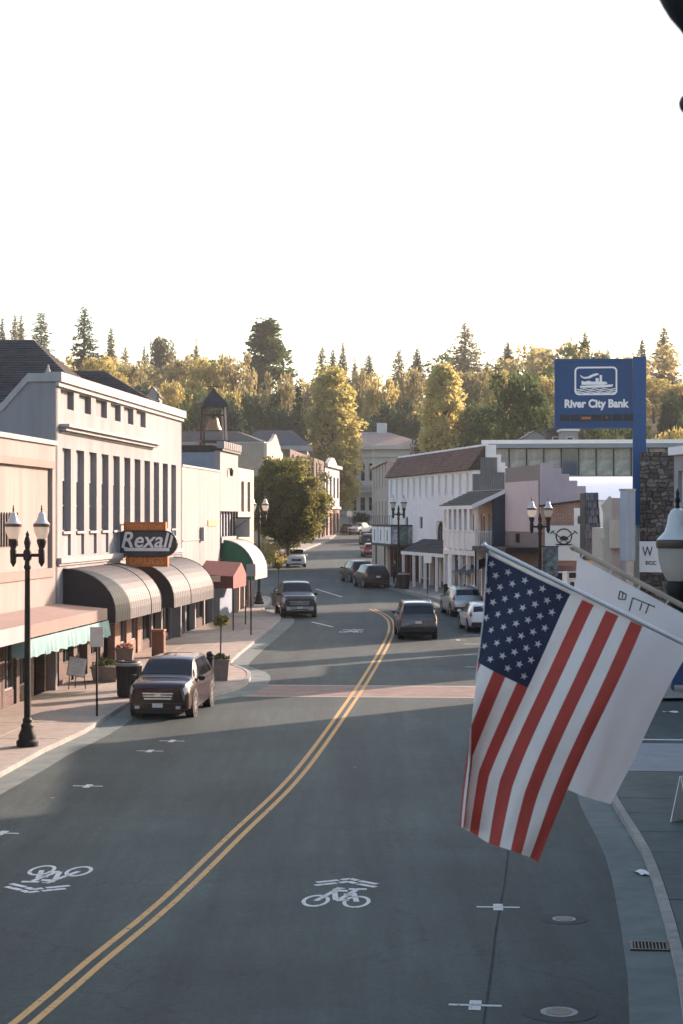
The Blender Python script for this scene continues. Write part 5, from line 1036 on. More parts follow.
# ------------------------------------------------------------------ vehicles
TYRE = M('tyre_rubber', (.018,.018,.018), .85, .2, 8); RIM = M('wheel_alloy', (.50,.50,.50), .3, .1, 6, metal=.8); CGL = M('car_glass', (.010,.013,.016), .05, .2, 2, spec=.55); CHR = M('chrome', (.62,.63,.65), .18, .05, 5, metal=.9)
PLAS = M('black_plastic', (.02,.02,.021), .6, .2, 8); HL = M('headlight_lens', (.55,.56,.57), .12, .25, 9, spec=.8); TL = M('tail_lens', (.28,.015,.012), .2, .2, 9, spec=.7); LP = M('licence_plate', (.62,.62,.60), .5, .12, 12)
def paint(n, c, metal=.1): return M('paint_' + n, c, .28, .05, 3, metal=metal, coat=.7 if max(c) > .03 or n == 'maroon' else .25, spec=.4 if max(c) > .03 else .2)
KIND = {
 'suv': dict(L=4.68, wb=(.95,3.78), wr=.37, st=[(0,.34,.66,.90,.78,.68),(.06,.24,.76,.98,.87,.76),(.25,.22,.86,1.05,.94,.82),(.7,.22,.94,1.10,.965,.83),(1.1,.22,.99,1.13,.968,.82),(1.26,.22,1.01,1.18,.968,.80),(1.88,.22,1.05,1.61,.968,.70),(2.2,.22,1.06,1.675,.968,.69),(3.2,.22,1.08,1.69,.968,.68),(3.9,.24,1.10,1.66,.96,.66),(4.18,.27,1.11,1.60,.945,.66),(4.5,.32,1.08,1.16,.91,.72),(4.62,.36,1.0,1.06,.87,.74),(4.68,.42,.86,.92,.80,.70)],
   ws=(1.30,1.90), rw=(4.2,4.46), sw=[(1.36,2.38),(2.45,3.28),(3.36,4.05)], H=1.7),
 'boxy': dict(L=4.8, wb=(.95,3.8), wr=.39, st=[(0,.42,.70,.92,.78,.66),(.06,.34,.80,1.02,.88,.76),(.3,.30,.92,1.10,.945,.82),(1.1,.30,1.02,1.16,.955,.82),(1.35,.30,1.05,1.22,.955,.80),(1.85,.30,1.08,1.70,.955,.72),(2.15,.30,1.09,1.76,.955,.72),(3.6,.32,1.10,1.78,.95,.70),(4.35,.34,1.10,1.74,.94,.69),(4.5,.36,1.10,1.66,.935,.70),(4.70,.38,1.06,1.14,.925,.80),(4.76,.40,.92,1.06,.91,.80),(4.8,.46,.84,.96,.86,.76)],
   ws=(1.38,1.86), rw=(4.50,4.68), sw=[(1.46,2.35),(2.42,3.3),(3.38,4.25)], H=1.78),
 'pickup': dict(L=5.8, wb=(1.0,4.55), wr=.41, st=[(0,.50,.82,1.04,.84,.72),(.06,.44,.92,1.16,.95,.84),(.3,.42,1.02,1.24,1.0,.88),(1.2,.42,1.10,1.28,1.01,.88),(1.42,.42,1.14,1.34,1.01,.86),(2.0,.42,1.20,1.86,1.01,.74),(2.3,.42,1.20,1.92,1.01,.73),(3.5,.42,1.20,1.93,1.01,.72),(3.72,.42,1.20,1.84,1.01,.74),(3.84,.42,1.20,1.36,1.01,.94),(4.1,.42,1.20,1.34,1.01,.95),(5.5,.46,1.20,1.34,1.0,.95),(5.72,.50,1.16,1.32,.98,.93),(5.8,.58,1.1,1.26,.93,.88)],
   ws=(1.46,2.02), rw=(3.70,3.83), sw=[(1.55,2.55),(2.62,3.55)], H=1.93),
 'hatch': dict(L=4.2, wb=(.82,3.4), wr=.32, st=[(0,.32,.52,.66,.68,.54),(.06,.22,.62,.78,.78,.64),(.25,.19,.72,.88,.85,.72),(.95,.19,.84,.98,.87,.72),(1.15,.19,.87,1.04,.87,.70),(1.85,.19,.90,1.40,.87,.58),(2.2,.19,.91,1.46,.87,.57),(3.0,.20,.93,1.46,.87,.56),(3.5,.22,.95,1.40,.86,.56),(3.75,.24,.96,1.30,.85,.58),(4.05,.28,.94,1.0,.82,.66),(4.15,.32,.84,.92,.78,.64),(4.2,.38,.72,.80,.70,.58)],
   ws=(1.2,1.87), rw=(3.76,4.03), sw=[(1.28,2.15),(2.22,3.05)], H=1.46)}
def car(name, label, x, y, rz, kind, pm, detail=True, cat='car', grille=CHR, rails=False, wheelm=RIM, plate=True, sc=1.0, group=None):
    K = KIND[kind]; L = K['L']; S = K['st']
    t = thing(name, label, cat, (x, y, gz(y)+.006), rz, group); t.rotation_euler = (math.atan(G)*math.cos(rz), 0, rz); t.scale = (sc,)*3
    N = 64; raw = []
    for i in range(N+1):
        u = i / N; s = L * (u + .0*math.sin(2*math.pi*u)); j = 0
        while j < len(S)-2 and S[j+1][0] < s: j += 1
        a, c = S[j], S[j+1]; k = (s-a[0])/(c[0]-a[0]); raw.append([s] + [a[q]+(c[q]-a[q])*k for q in range(1,6)])
    for _ in range(2):
        raw = [raw[0]] + [[raw[i][0]] + [(raw[i-1][q]+2*raw[i][q]+raw[i+1][q])/4 for q in range(1,6)] for i in range(1,N)] + [raw[N]]
    def prof(s):
        f = max(0, min(N-1e-6, s/L*N)); i = int(f); k = f-i; p = [raw[i][q]+(raw[i+1][q]-raw[i][q])*k for q in range(1,6)]; zb, zs, zt, ws, wt = p; d = zs-zb
        return [(0,zb),(.85*ws,zb),(.97*ws,zb+.07),(ws,zb+.35*d),(.995*ws,zb+.75*d),(.965*ws,zs),(.965*ws*.5+wt*.5+.015,(zs+zt)/2),(wt,zt),(.82*wt,zt+.028),(.5*wt,zt+.04),(0,zt+.045)]
    def P(s, q, side=1):
        pr = prof(s); i = int(min(q, 9.999)); k = q-i; a, c = pr[i], pr[i+1]; return Vector((side*(a[0]+(c[0]-a[0])*k), L/2-s, a[1]+(c[1]-a[1])*k))
    m = MB(); ring_ = []
    for i in range(N+1):
        pr = prof(raw[i][0]); ring_.append([(w_, L/2-raw[i][0], z) for w_, z in pr] + [(-w_, L/2-raw[i][0], z) for w_, z in pr[-2:0:-1]])
    n = len(ring_[0]); m.v = [p for r in ring_ for p in r]
    m.f = [(i*n+j, i*n+(j+1)%n, (i+1)*n+(j+1)%n, (i+1)*n+j) for i in range(N) for j in range(n)] + [tuple(range(n)), tuple(range(N*n,(N+1)*n))[::-1]]; m.mi = [0]*len(m.f)
    m.build('body', pm, t, smooth=True)
    def patch(nm, s0, s1, q0, q1, side, mat, off=.009, ns=8, nq=4, par=None, both=False):
        def fn(u, v):
            s = s0+(s1-s0)*u
            if both: qq = q0+(10-q0)*(1-abs(2*v-1)); sd = 1 if v >= .5 else -1
            else: qq = q0+(q1-q0)*v; sd = side
            e = .02; p = P(s, qq, sd); ds = P(min(L,s+e), qq, sd)-P(max(0,s-e), qq, sd); dq = P(s, min(10,qq+.05), sd)-P(s, max(0,qq-.05), sd)
            nn = ds.cross(dq); nn = nn.normalized() if nn.length > 1e-9 else Vector((0,0,1))
            if nn.dot(p - Vector((0, p.y, .8))) < 0: nn = -nn
            return p + nn*off
        m = MB(); m.grid(fn, ns, nq); return m.build(nm, mat, par or t, smooth=True, fixn=False)
    patch('windscreen', K['ws'][0], K['ws'][1], 7.12, 0, 1, CGL, .01, 8, 12, both=True)
    patch('rear_window', K['rw'][0], K['rw'][1], 7.2, 0, 1, CGL, .012, 5, 12, both=True)
    for sd in (-1, 1):
        for a, c in K['sw']: patch('side_window', a, c, 5.18, 6.80, sd, CGL, .008, 8, 5)
        patch('headlight', .05, .34, 5.0 if kind != 'pickup' else 4.5, 6.7, sd, HL, .012, 4, 4)
        patch('tail_light', L-.34, L-.07, 4.5, 6.2, sd, TL, .012, 4, 4)
        for wy in K['wb']:
            W_ = prof(wy)[3][0]; r = K['wr']; yy = L/2-wy
            m = MB(); m.cylx((yy, r+.03), r+.075, sd*(W_-.25), sd*(W_+.004), 24); m.build('wheel_arch', PLAS, t)
            m = MB(); pts = [(W_-.20,r*.6),(W_-.20,r*.95),(W_-.16,r),(W_-.03,r),(W_+.014,r*.94),(W_+.016,r*.66)]; k = 24
            for i, (xx, rr_) in enumerate(pts):
                m.v += [(sd*xx, yy+rr_*math.cos(2*math.pi*j/k), r+rr_*math.sin(2*math.pi*j/k)) for j in range(k)]
            m.f = [(i*k+j, i*k+(j+1)%k, (i+1)*k+(j+1)%k, (i+1)*k+j) for i in range(len(pts)-1) for j in range(k)]; m.mi = [0]*len(m.f)
            wh = m.build('wheel', TYRE, t, smooth=True)
            m = MB(); xo = sd*(W_+.006)
            for j in range(5):
                a = 2*math.pi*j/5+.3; c_, s_ = math.cos(a), math.sin(a); q = r*.66; bw = .045
                m.add([(xo, yy+c_*.03-s_*bw, r+s_*.03+c_*bw),(xo, yy+c_*.03+s_*bw, r+s_*.03-c_*bw),(xo, yy+c_*q+s_*bw*1.3, r+s_*q-c_*bw*1.3),(xo, yy+c_*q-s_*bw*1.3, r+s_*q+c_*bw*1.3)], [(0,1,2,3)])
            for j in range(k):
                a, c2 = 2*math.pi*j/k, 2*math.pi*(j+1)/k
                m.add([(xo, yy+r*.68*math.cos(a), r+r*.68*math.sin(a)),(xo, yy+r*.68*math.cos(c2), r+r*.68*math.sin(c2)),(xo, yy+r*.58*math.cos(c2), r+r*.58*math.sin(c2)),(xo, yy+r*.58*math.cos(a), r+r*.58*math.sin(a))], [(0,1,2,3)])
            m.build('rim', wheelm, wh, fixn=False)
        sm = K['ws'][0]+.22; pm_ = P(sm, 5.2, sd); m = MB(); cx = pm_.x+sd*.13
        m.lathe([(.0,-.075),(.07,-.06),(.085,0),(.07,.06),(0,.075)], (0,0,0), 10); m.v = [(cx+p[0]*1.35, pm_.y+p[1]*.7, pm_.z+.06+p[2]*1.1) for p in m.v]; m.build('wing_mirror', pm if kind != 'pickup' else PLAS, t, smooth=True)
        if detail:
            for a, c in K['sw'][:2]:
                hp = P(c-.12, 4.6, sd); m = MB(); m.box(hp.x-.012, hp.x+.02*sd+.012, hp.y-.09, hp.y+.09, hp.z-.018, hp.z+.018); m.build('door_handle', pm, t)
            for a, c in K['sw'][:2]:
                for ss in (c+.03,): patch('door_seam', ss, ss+.012, 2.2, 5.1, sd, PLAS, .004, 1, 8)
        if rails:
            m = MB(); a, c = K['ws'][1]+.15, K['rw'][0]-.15; m.tube([P(a,7.4,sd)] + [P(a+(c-a)*i/6,7.4,sd)+Vector((0,0,.05)) for i in range(1,6)] + [P(c,7.4,sd)], .018, 6); m.build('roof_rail', rails if not isinstance(rails, bool) else CHR, t)
    zf = S[0]; yf = L/2; w0 = zf[4]; z0, z1 = zf[1], zf[3]
    gw = w0*(.62 if kind != 'pickup' else .72)
    for k in range(3):
        m = MB(); a = z0+(z1-z0)*(.46+.14*k); ww = gw*(.90+.05*k); m.prism([(-ww,0),(ww,0),(ww*.96,.02),(-ww*.96,.02)], lambda p: (p[0], yf+.012+p[1]*1.3, a), lambda p: (p[0], yf+.012+p[1]*1.3, a+(z1-z0)*.085)); m.build('grille_bar', grille, t)
    m = MB(); m.box(-gw*1.02, gw*1.02, yf-.02, yf+.01, z0+(z1-z0)*.40, z0+(z1-z0)*.86); m.build('grille', PLAS, t)
    for sd in (-1, 1): m = MB(); m.box(sd*w0*.80-.07, sd*w0*.80+.07, yf+.05, yf+.056, z0-.02, z0+.07); m.build('fog_lamp', HL, t)
    m = MB(); m.box(-w0*.55, w0*.55, yf+.05, yf+.054, z0-.05, z0+(z1-z0)*.02); m.build('lower_intake', PLAS, t)
    m = MB(); m.add([(.10*math.cos(2*math.pi*i/14), yf+.04, z0+(z1-z0)*.70+.045*math.sin(2*math.pi*i/14)) for i in range(14)], [tuple(range(14))]); m.build('badge', CHR, t, fixn=False)
    m = MB(); m.box(-w0*.95, w0*.95, yf-.06, yf+.05, z0-.08, z0+(z1-z0)*.26); m.build('front_bumper', pm if kind != 'pickup' else CHR, t)
    m = MB(); m.box(-w0*.85, w0*.85, yf-.05, yf+.03, z0-.16, z0-.085); m.build('air_dam', PLAS, t)
    if plate: m = MB(); m.box(-.16,.16,yf+.052,yf+.062,z0+.02,z0+.15); m.build('licence_plate', LP, t)
    r_ = S[-1]; yr = -L/2
    m = MB(); m.box(-r_[4]*1.05, r_[4]*1.05, yr-.05, yr+.08, r_[1]-.06, r_[1]+.16); m.build('rear_bumper', PLAS if kind != 'pickup' else CHR, t)
    m = MB(); m.box(-.16,.16,yr-.012,yr-.002,r_[2]-.06,r_[2]+.07); m.build('licence_plate', LP, t)
    m = MB(); m.box(-w0*1.05, w0*1.05, yr+.4, yf-.4, .2, .38); m.build('underbody', PLAS, t)
    return t
def fwd(x, y, rz, d): return x - math.sin(rz)*d, y + math.cos(rz)*d
rz = R(173.5); x, y = gnd(158, 719.5); x, y = fwd(x, y, rz, -2.45); car('parked_suv', 'dark maroon SUV parked at left kerb facing camera', x, y, rz, 'suv', paint('maroon', (.026,.008,.008)), rails=False, sc=1.05)
rz = R(187); x, y = gnd(300, 618); x, y = fwd(x, y, rz, -2.9); car('pickup_truck', 'dark pickup truck facing camera by the left kerb bend', x, y, rz, 'pickup', paint('charcoal', (.045,.048,.055)), cat='pickup')
rz = R(183); x, y = gnd(296.5, 567.5); x, y = fwd(x, y, rz, -2.2); car('white_car', 'white car driving towards camera in the sunlit junction', x, y, rz, 'boxy', paint('white', (.70,.70,.69), 0), False, grille=PLAS, sc=.95)
rz = R(13); x, y = gnd(378.5, 588.5); x, y = fwd(x, y, rz, 2.35); car('black_suv', 'black SUV parked at right kerb, nearer of the two', x, y, rz, 'suv', paint('black', (.014,.014,.016)), False)
rz = R(13); x, y = gnd(364, 583); x, y = fwd(x, y, rz, 2.35); car('dark_suv', 'dark SUV parked at right kerb just ahead of the black one', x, y, rz, 'suv', paint('dark_brown', (.022,.018,.018)), False)
rz = R(1.5); x, y = gnd(418.5, 640); x, y = fwd(x, y, rz, 2.4); car('grey_suv', 'grey boxy SUV driving away in the right lane', x, y, rz, 'boxy', paint('grey', (.06,.064,.068)), True, rails=True)
rz = R(7); x, y = gnd(468.5, 617); x, y = fwd(x, y, rz, 2.3); car('silver_crossover', 'silver crossover parked at right before the balcony building', x, y, rz, 'suv', paint('silver', (.42,.44,.47), .6), True, rails=True, sc=.97)
rz = R(5); x, y = gnd(486, 633); x, y = fwd(x, y, rz, 2.1); car('white_hatchback', 'white car parked at right, mostly hidden behind the flag', x, y, rz, 'hatch', paint('white', (.70,.70,.69), 0), True)
car('distant_truck', 'white pickup truck far up the street near the hedge', 3.2, 322, R(150), 'pickup', paint('white', (.70,.70,.69), 0), False, cat='pickup')
car('red_car', 'red car parked far right behind the parked black SUVs', 3.1, 214, R(4), 'hatch', paint('red', (.25,.02,.02), .2), False)
car('far_dark_car', 'dark car far up the street beside the marquee', 3.4, 262, R(6), 'hatch', paint('black', (.014,.014,.016)), False)
car('rust_car', 'small rust-coloured car at the far end of street', .9, 338, R(170), 'hatch', paint('rust', (.20,.06,.03), .2), False)
# ------------------------------------------------------------------ person by the parked SUVs
px_, py_ = 4.05, 147.5
t = thing('person', 'person in dark clothes standing on pavement beside the black SUV', 'person', (px_, py_, gz(py_)+.14), R(160))
me = bpy.data.meshes.new('body')
V = [(0,0,.95),(0,0,1.15),(0,0,1.38),(0,0.01,1.5),(0,.02,1.62),(0,.02,1.74),(.10,0,.9),(.11,.03,.5),(.11,-.02,.09),(.11,.10,.04),(-.10,0,.9),(-.12,-.03,.5),(-.13,-.05,.09),(-.13,.07,.04),(.19,0,1.40),(.25,.0,1.14),(.23,.12,.92),(.22,.16,.83),(-.19,0,1.40),(-.25,-.02,1.14),(-.24,.08,.90),(-.23,.12,.81)]
E = [(0,1),(1,2),(2,3),(3,4),(4,5),(0,6),(6,7),(7,8),(8,9),(0,10),(10,11),(11,12),(12,13),(2,14),(14,15),(15,16),(16,17),(2,18),(18,19),(19,20),(20,21)]
Rr = [.15,.14,.16,.06,.085,.07,.09,.065,.045,.04,.09,.065,.045,.04,.07,.05,.035,.03,.07,.05,.035,.03]
me.from_pydata(V, E, []); bo = link('body', me, t); sk = bo.modifiers.new('skin', 'SKIN')
for i, r in enumerate(Rr): me.skin_vertices[0].data[i].radius = (r, r*.85)
me.skin_vertices[0].data[0].use_root = True; ss = bo.modifiers.new('sub', 'SUBSURF'); ss.levels = 1; ss.render_levels = 2; me.materials.append(M('dark_clothes', (.025,.026,.032), .9))
m = MB(); m.lathe([(0,-.12),(.06,-.1),(.085,-.02),(.088,.05),(.06,.11),(0,.125)], (0,.03,1.68), 12); m.build('head', M('skin', (.35,.22,.16), .6), t, smooth=True)
m = MB(); m.lathe([(.093,.0),(.096,.05),(.065,.12),(0,.14)], (0,.015,1.68), 12); m.build('hair', M('hair_dark', (.02,.015,.012), .8), t, smooth=True)
# ------------------------------------------------------------------ trees
BARK = M('bark_brown', (.09,.07,.055), .95, .3, 4, .4, 20)
LM = {'gold': leafmat('leaf_gold', (.26,.22,.075), (.54,.45,.18), .6), 'yellow': leafmat('leaf_yellow', (.36,.33,.10), (.70,.60,.27), .65), 'green': leafmat('leaf_green', (.05,.085,.035), (.14,.17,.065), .45), 'dark': leafmat('leaf_dark', (.03,.06,.04), (.065,.10,.055), .35),
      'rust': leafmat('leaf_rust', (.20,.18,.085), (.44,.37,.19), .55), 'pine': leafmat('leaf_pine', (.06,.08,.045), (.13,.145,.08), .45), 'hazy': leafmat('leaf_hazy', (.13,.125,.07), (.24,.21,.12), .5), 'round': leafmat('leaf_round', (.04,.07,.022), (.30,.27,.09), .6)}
def rv(rr): return Vector((rr.gauss(0,1), rr.gauss(0,1), rr.gauss(0,1))).normalized()
def card(m, p, s, rr, flat=0.0):
    a = rv(rr); a.z *= (1-flat); u = a.normalized(); v = u.cross(rv(rr)).normalized(); q = s*rr.uniform(.6,1.4)
    m.add([p-u*q, p-u*q*.2+v*q*.55, p+u*q, p-u*q*.2-v*q*.5], [(0,1,2,3)])
def broad(seed, h, r, ncl, per, s, cr=.22, shape='oval', base=.18):
    rr = random.Random(seed); m = MB(); tk = MB(); limbs = []
    cz, hz = h*(base+1)/2, h*(1-base)/2
    for i in range(ncl):
        if shape == 'oval':
            d = rv(rr)*(.35+.65*rr.random()**.6); c = Vector((d.x*r*rr.uniform(.85,1.05), d.y*r*rr.uniform(.85,1.05), cz+d.z*hz))
        else:
            k = rr.random(); f = (math.sqrt(max(.04, 1-((k-.45)/.57)**2)) if shape == 'poplar' else (1-k)**.85*.95+.05); a = rr.random()*6.283; q = r*f*(.25+.65*rr.random()**.5)*rr.uniform(.85,1.1)
            c = Vector((q*math.cos(a), q*math.sin(a), h*(base+(1-base)*k*.96)))
        limbs.append(c); R_ = r*cr*rr.uniform(.65,1.35)
        for _ in range(per):
            e = rv(rr); k = R_*(.35+.65*rr.random()**.5); p = c+Vector((e.x*k, e.y*k, e.z*k*.85)); card(m, p, s, rr)
    tk.tube([(0,0,0),(rr.uniform(-.2,.2),rr.uniform(-.2,.2),h*.3),(rr.uniform(-.3,.3),rr.uniform(-.3,.3),h*.62),(0,0,h*.9)], [h*.018,h*.014,h*.009,h*.002], 7)
    for c in limbs[::3]: z = max(h*.12, min(h*.7, c.z-h*.12)); tk.tube([(0,0,z), (c.x*.5,c.y*.5,z+(c.z-z)*.6), tuple(c)], [h*.006,h*.004,h*.0015], 4)
    return m, tk
def conif(seed, h, r, dens, s, base=.12, airy=False, power=.9):
    rr = random.Random(seed); m = MB(); tk = MB(); tk.tube([(0,0,0),(0,0,h*.5),(0,0,h*.99)], [h*.013,h*.009,h*.001], 6); nl = int(h*(1.5 if airy else 2.0))
    for i in range(nl):
        u = i/nl; z = h*(base+(1-base)*u); R_ = r*((1-u)**power)*rr.uniform(.65,1.15)+.12
        nb = max(5, int((7 if airy else 10)*(1-u*.35))); ph = rr.random()*6
        for j in range(nb):
            if rr.random() < (.22 if airy else .05): continue
            a = ph+2*math.pi*j/nb+rr.uniform(-.3,.3); l = R_*rr.uniform(.7,1.15); d = Vector((math.cos(a), math.sin(a), 0))
            if l > .8: tk.tube([(0,0,z), tuple(d*l*.9+Vector((0,0,z-l*.18)))], [.05,.015], 3)
            for k in range(max(2, int(dens*l))):
                t_ = rr.random()**.7; p = d*l*t_+Vector((rr.gauss(0,.22), rr.gauss(0,.22), z-l*.2*t_+rr.gauss(0,.16))); card(m, p, s*(1.1-.5*u), rr, .6)
    return m, tk
TM_ = {}
def tmesh(key, gen, leaf):
    if key not in TM_:
        m, tk = gen(); TM_[key] = (tk.mesh('trunk', BARK, True), m)
    tk, m = TM_[key]
    if (key, leaf) not in TM_: TM_[(key, leaf)] = m.mesh('crown', LM[leaf])
    return tk, TM_[(key, leaf)]
GEN = {'round': (lambda: broad(1, 10, 3.5, 280, 110, .16, .22, base=.2), 10, 3.5), 'poplar': (lambda: broad(2, 24, 3.6, 300, 80, .25, .26, 'poplar', .15), 24, 3.6), 'poplar2': (lambda: broad(5, 24, 3.6, 300, 80, .25, .26, 'poplar', .02), 24, 3.6),
       'oak': (lambda: broad(3, 16, 6, 95, 75, .33, .25, base=.06), 16, 6), 'oak2': (lambda: broad(4, 16, 6, 80, 85, .33, .28, base=.06), 16, 6), 'oak3': (lambda: broad(14, 16, 5, 100, 75, .32, .27, base=.04), 16, 5), 'pyr': (lambda: broad(6, 22, 5.6, 130, 75, .34, .22, 'cone', .05), 22, 5.6),
       'fir': (lambda: conif(7, 24, 4.0, 13, .30), 24, 4.0), 'fir2': (lambda: conif(8, 24, 3.4, 13, .30, .2), 24, 3.4), 'pine': (lambda: conif(9, 26, 4.4, 13, .32, .3, True, .65), 26, 4.4), 'pine2': (lambda: conif(10, 26, 4.0, 14, .32, .3, True, .55), 26, 4.0), 'slim': (lambda: conif(11, 24, 2.6, 15, .28, .1), 24, 2.6), 'cypress': (lambda: conif(12, 14, 1.7, 16, .30, .02, False, .55), 14, 1.7)}
def tree(name, label, kind, leaf, px, ptop, Y, wpx, group=None, rz=None, zb=None, X=None):
    g, h0, r0 = GEN[kind]; p = at(px, ptop, Y); zg = (terz(p.x, Y) - .5) if zb is None else zb; h = p.z - zg; r = wpx/2*Y/F
    t = thing(name, label, 'tree', (p.x, Y, zg), rz if rz is not None else random.uniform(0,6.28), group); t.scale = (r/r0, r/r0, h/h0)
    tk, cr = tmesh(kind, g, leaf); link('trunk', tk, t); link('crown', cr, t); return t
tree('street_tree', 'round dense green street tree on left, sunlit on its right rim', 'round', 'round', 288, 455, 184, 80, zb=gz(184)+.1)
tree('poplar_tree', 'tall yellow-green tree standing left of the white courthouse', 'poplar', 'yellow', 332, 366, 338, 60, zb=gz(338), rz=1)
tree('poplar_tree', 'tall yellow-green tree rising behind the long white building', 'poplar2', 'yellow', 443, 361, 300, 50, zb=5.5, rz=2)
tree('broad_tree', 'big dark green rounded tree left of the bank sign', 'oak3', 'green', 513, 362, 250, 76, zb=5.0)
tree('pyramid_tree', 'large green pyramid-shaped tree on skyline behind bell tower', 'pyr', 'green', 266, 319, 450, 94)
tree('cypress_tree', 'dark narrow cypress left of the tall yellow-green tree', 'cypress', 'dark', 298, 377, 330, 21)
tree('airy_pine', 'tall airy pine with open branches above the drugstore roof', 'pine2', 'pine', 84, 306, 420, 40)
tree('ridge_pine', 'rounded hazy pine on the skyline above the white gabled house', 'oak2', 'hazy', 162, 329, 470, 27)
ORD = ['first','second','third','fourth','fifth','sixth','seventh','eighth','ninth','tenth','eleventh','twelfth','thirteenth','fourteenth','fifteenth','sixteenth','seventeenth','eighteenth','nineteenth','twentieth','twenty-first','twenty-second','twenty-third','twenty-fourth','twenty-fifth','twenty-sixth','twenty-seventh','twenty-eighth','twenty-ninth','thirtieth','thirty-first','thirty-second']
rdg = sorted([(2,317,'fir',18),(15,314,'pine',20),(21,312,'fir2',16),(41,311,'pine2',26),(111,325,'fir2',18),(125,346,'pine',16),(144,345,'fir',14),(196,338,'slim',13),(322,346,'pine',18),(333,346,'fir2',14),(343,341,'fir',20),(355,357,'slim',14),(369,353,'fir',26),(399,349,'pine2',20),(417,347,'fir2',20),(442,356,'slim',14),(465,322,'pine',34),(487,360,'fir',16),(508,341,'fir2',24),(537,345,'fir',21),(550,371,'slim',14),(571,336,'slim',12),(585,330,'fir2',22),(608,347,'fir',16),(642,337,'fir2',22),(664,323,'fir',32)])
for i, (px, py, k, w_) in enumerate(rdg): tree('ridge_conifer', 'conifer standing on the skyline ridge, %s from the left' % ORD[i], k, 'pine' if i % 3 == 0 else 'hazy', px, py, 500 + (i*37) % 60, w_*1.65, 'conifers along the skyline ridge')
mid = sorted([(58,352,'oak',42,'gold',360),(100,348,'oak2',44,'gold',370),(128,362,'oak',34,'rust',380),(60,372,'oak2',40,'gold',330),(118,372,'oak',36,'gold',330),(172,368,'oak2',38,'gold',345),(185,358,'oak',46,'rust',410),(206,352,'oak3',46,'gold',380),(236,349,'oak',44,'rust',385),(222,372,'oak2',44,'gold',340),(278,368,'oak',44,'rust',370),(318,360,'oak2',40,'rust',420),(362,364,'oak',40,'rust',400),(384,368,'oak3',42,'gold',390),(412,364,'oak',42,'rust',420),(475,358,'oak2',44,'rust',400),(498,366,'oak',40,'gold',380),(545,372,'oak3',38,'gold',370),(566,372,'oak',36,'rust',380),(654,372,'oak2',46,'gold',380),(625,380,'oak',46,'gold',370),(676,386,'oak3',34,'dark',300),(690,378,'oak2',40,'gold',380),(20,345,'oak',44,'rust',420)])
for i, (px, py, k, w_, lf, Y) in enumerate(mid): tree('hillside_tree', '%s broadleaf tree on the hillside, %s from the left' % ({'gold':'golden','rust':'russet','dark':'dark green'}[lf], ORD[i]), k, lf, px, py, Y, w_*1.1, 'broadleaf trees on the hillside')
low = sorted([(172,392,'oak2',46,'green',320),(196,384,'oak',44,'green',325),(140,378,'oak3',26,'dark',345),(226,392,'oak3',50,'dark',310),(262,388,'oak',54,'dark',330),(286,392,'oak2',44,'dark',340),(398,396,'oak',52,'dark',365),(378,404,'oak2',40,'dark',372),(430,398,'oak3',40,'green',350),(480,386,'oak2',44,'green',300),(540,392,'oak3',36,'dark',300),(600,388,'oak',46,'green',310),(668,412,'oak2',50,'gold',240),(640,416,'oak3',36,'green',240),(610,420,'oak',44,'green',245),(700,400,'oak',44,'dark',260),(158,388,'fir2',18,'dark',320),(468,352,'fir',18,'pine',420)])
for i, (px, py, k, w_, lf, Y) in enumerate(low): tree('valley_tree', '%s tree low behind the rooftops, %s from the left' % ({'gold':'yellowish','green':'mid green','dark':'deep green','pine':'pine'}[lf], ORD[i]), k, lf, px, py, Y, w_*1.1, 'lower trees behind the rooftops')
# woodland mass that fills the hill
rr = random.Random(21); m = MB(); tk = MB()
for i in range(150):
    Y = rr.uniform(390, 560); X = (rr.random()-.5)*Y*.52; h = rr.uniform(7, 12); r = rr.uniform(3, 5); zg = terz(X, Y)-.5; m.cur = rr.randrange(3)
    if abs(X-3) < 22 and Y < 420: continue
    for c in range(16):
        d = rv(rr)*rr.random()**.4; C = Vector((X+d.x*r, Y+d.y*r, zg+h*.55+d.z*h*.42))
        for _ in range(18): e = rv(rr); card(m, C+e*r*.36*rr.random()**.4, .62, rr)
o = m.build('woodland', [LM['rust'], LM['green'], LM['gold']], fixn=False); o['kind'] = 'stuff'; o['label'] = 'mixed woodland covering the hillside behind town'
rr = random.Random(33)
def bush(name, label, x, y, z, r, n, s, leaf, sq=.8, cat='shrub'):
    t = thing(name, label, cat, (x, y, z)); m = MB()
    for _ in range(14): d = rv(rr)*rr.random()**.5*r*.7; leafball(m, (d.x, d.y, r*sq*.9+d.z*sq), r*.45, n//14, s, rr, .9, .3)
    m.build('foliage', leaf, t, fixn=False); m = MB()
    for k in range(4): d = rv(rr)*r*.3; m.tube([(d.x*.2,d.y*.2,0),(d.x,d.y,r*sq)], [.05*r,.01], 4)
    m.build('stem', BARK, t)
bush('hedge', 'dark clipped hedge at the end of street before courthouse', 3.6, 346, gz(346), 2.3, 1400, .16, LM['dark'], .85)
bush('shrub', 'golden shrub below the round tree beside the lamp', (262-CX)/F*176, 176, gz(176), 1.5, 800, .12, LM['gold'], 1.2)
bush('shrub', 'reddish-gold shrub right of the wheel frame under round tree', (294-CX)/F*198, 198, gz(198), 1.3, 700, .12, LM['rust'], 1.0)
bush('shrub', 'pale gold shrub under the round tree, right of golden one', (274-CX)/F*182, 182, gz(182), 1.3, 700, .12, LM['yellow'], 1.1)
bush('ivy', 'dark green ivy climbing the old shop front far left', -3.55, 294, gz(294), 3.0, 2200, .16, LM['green'], 2.4)
bush('ivy', 'dark ivy clump on lower part of old shop front', -3.0, 301, gz(301), 1.8, 900, .14, LM['dark'], 1.6)
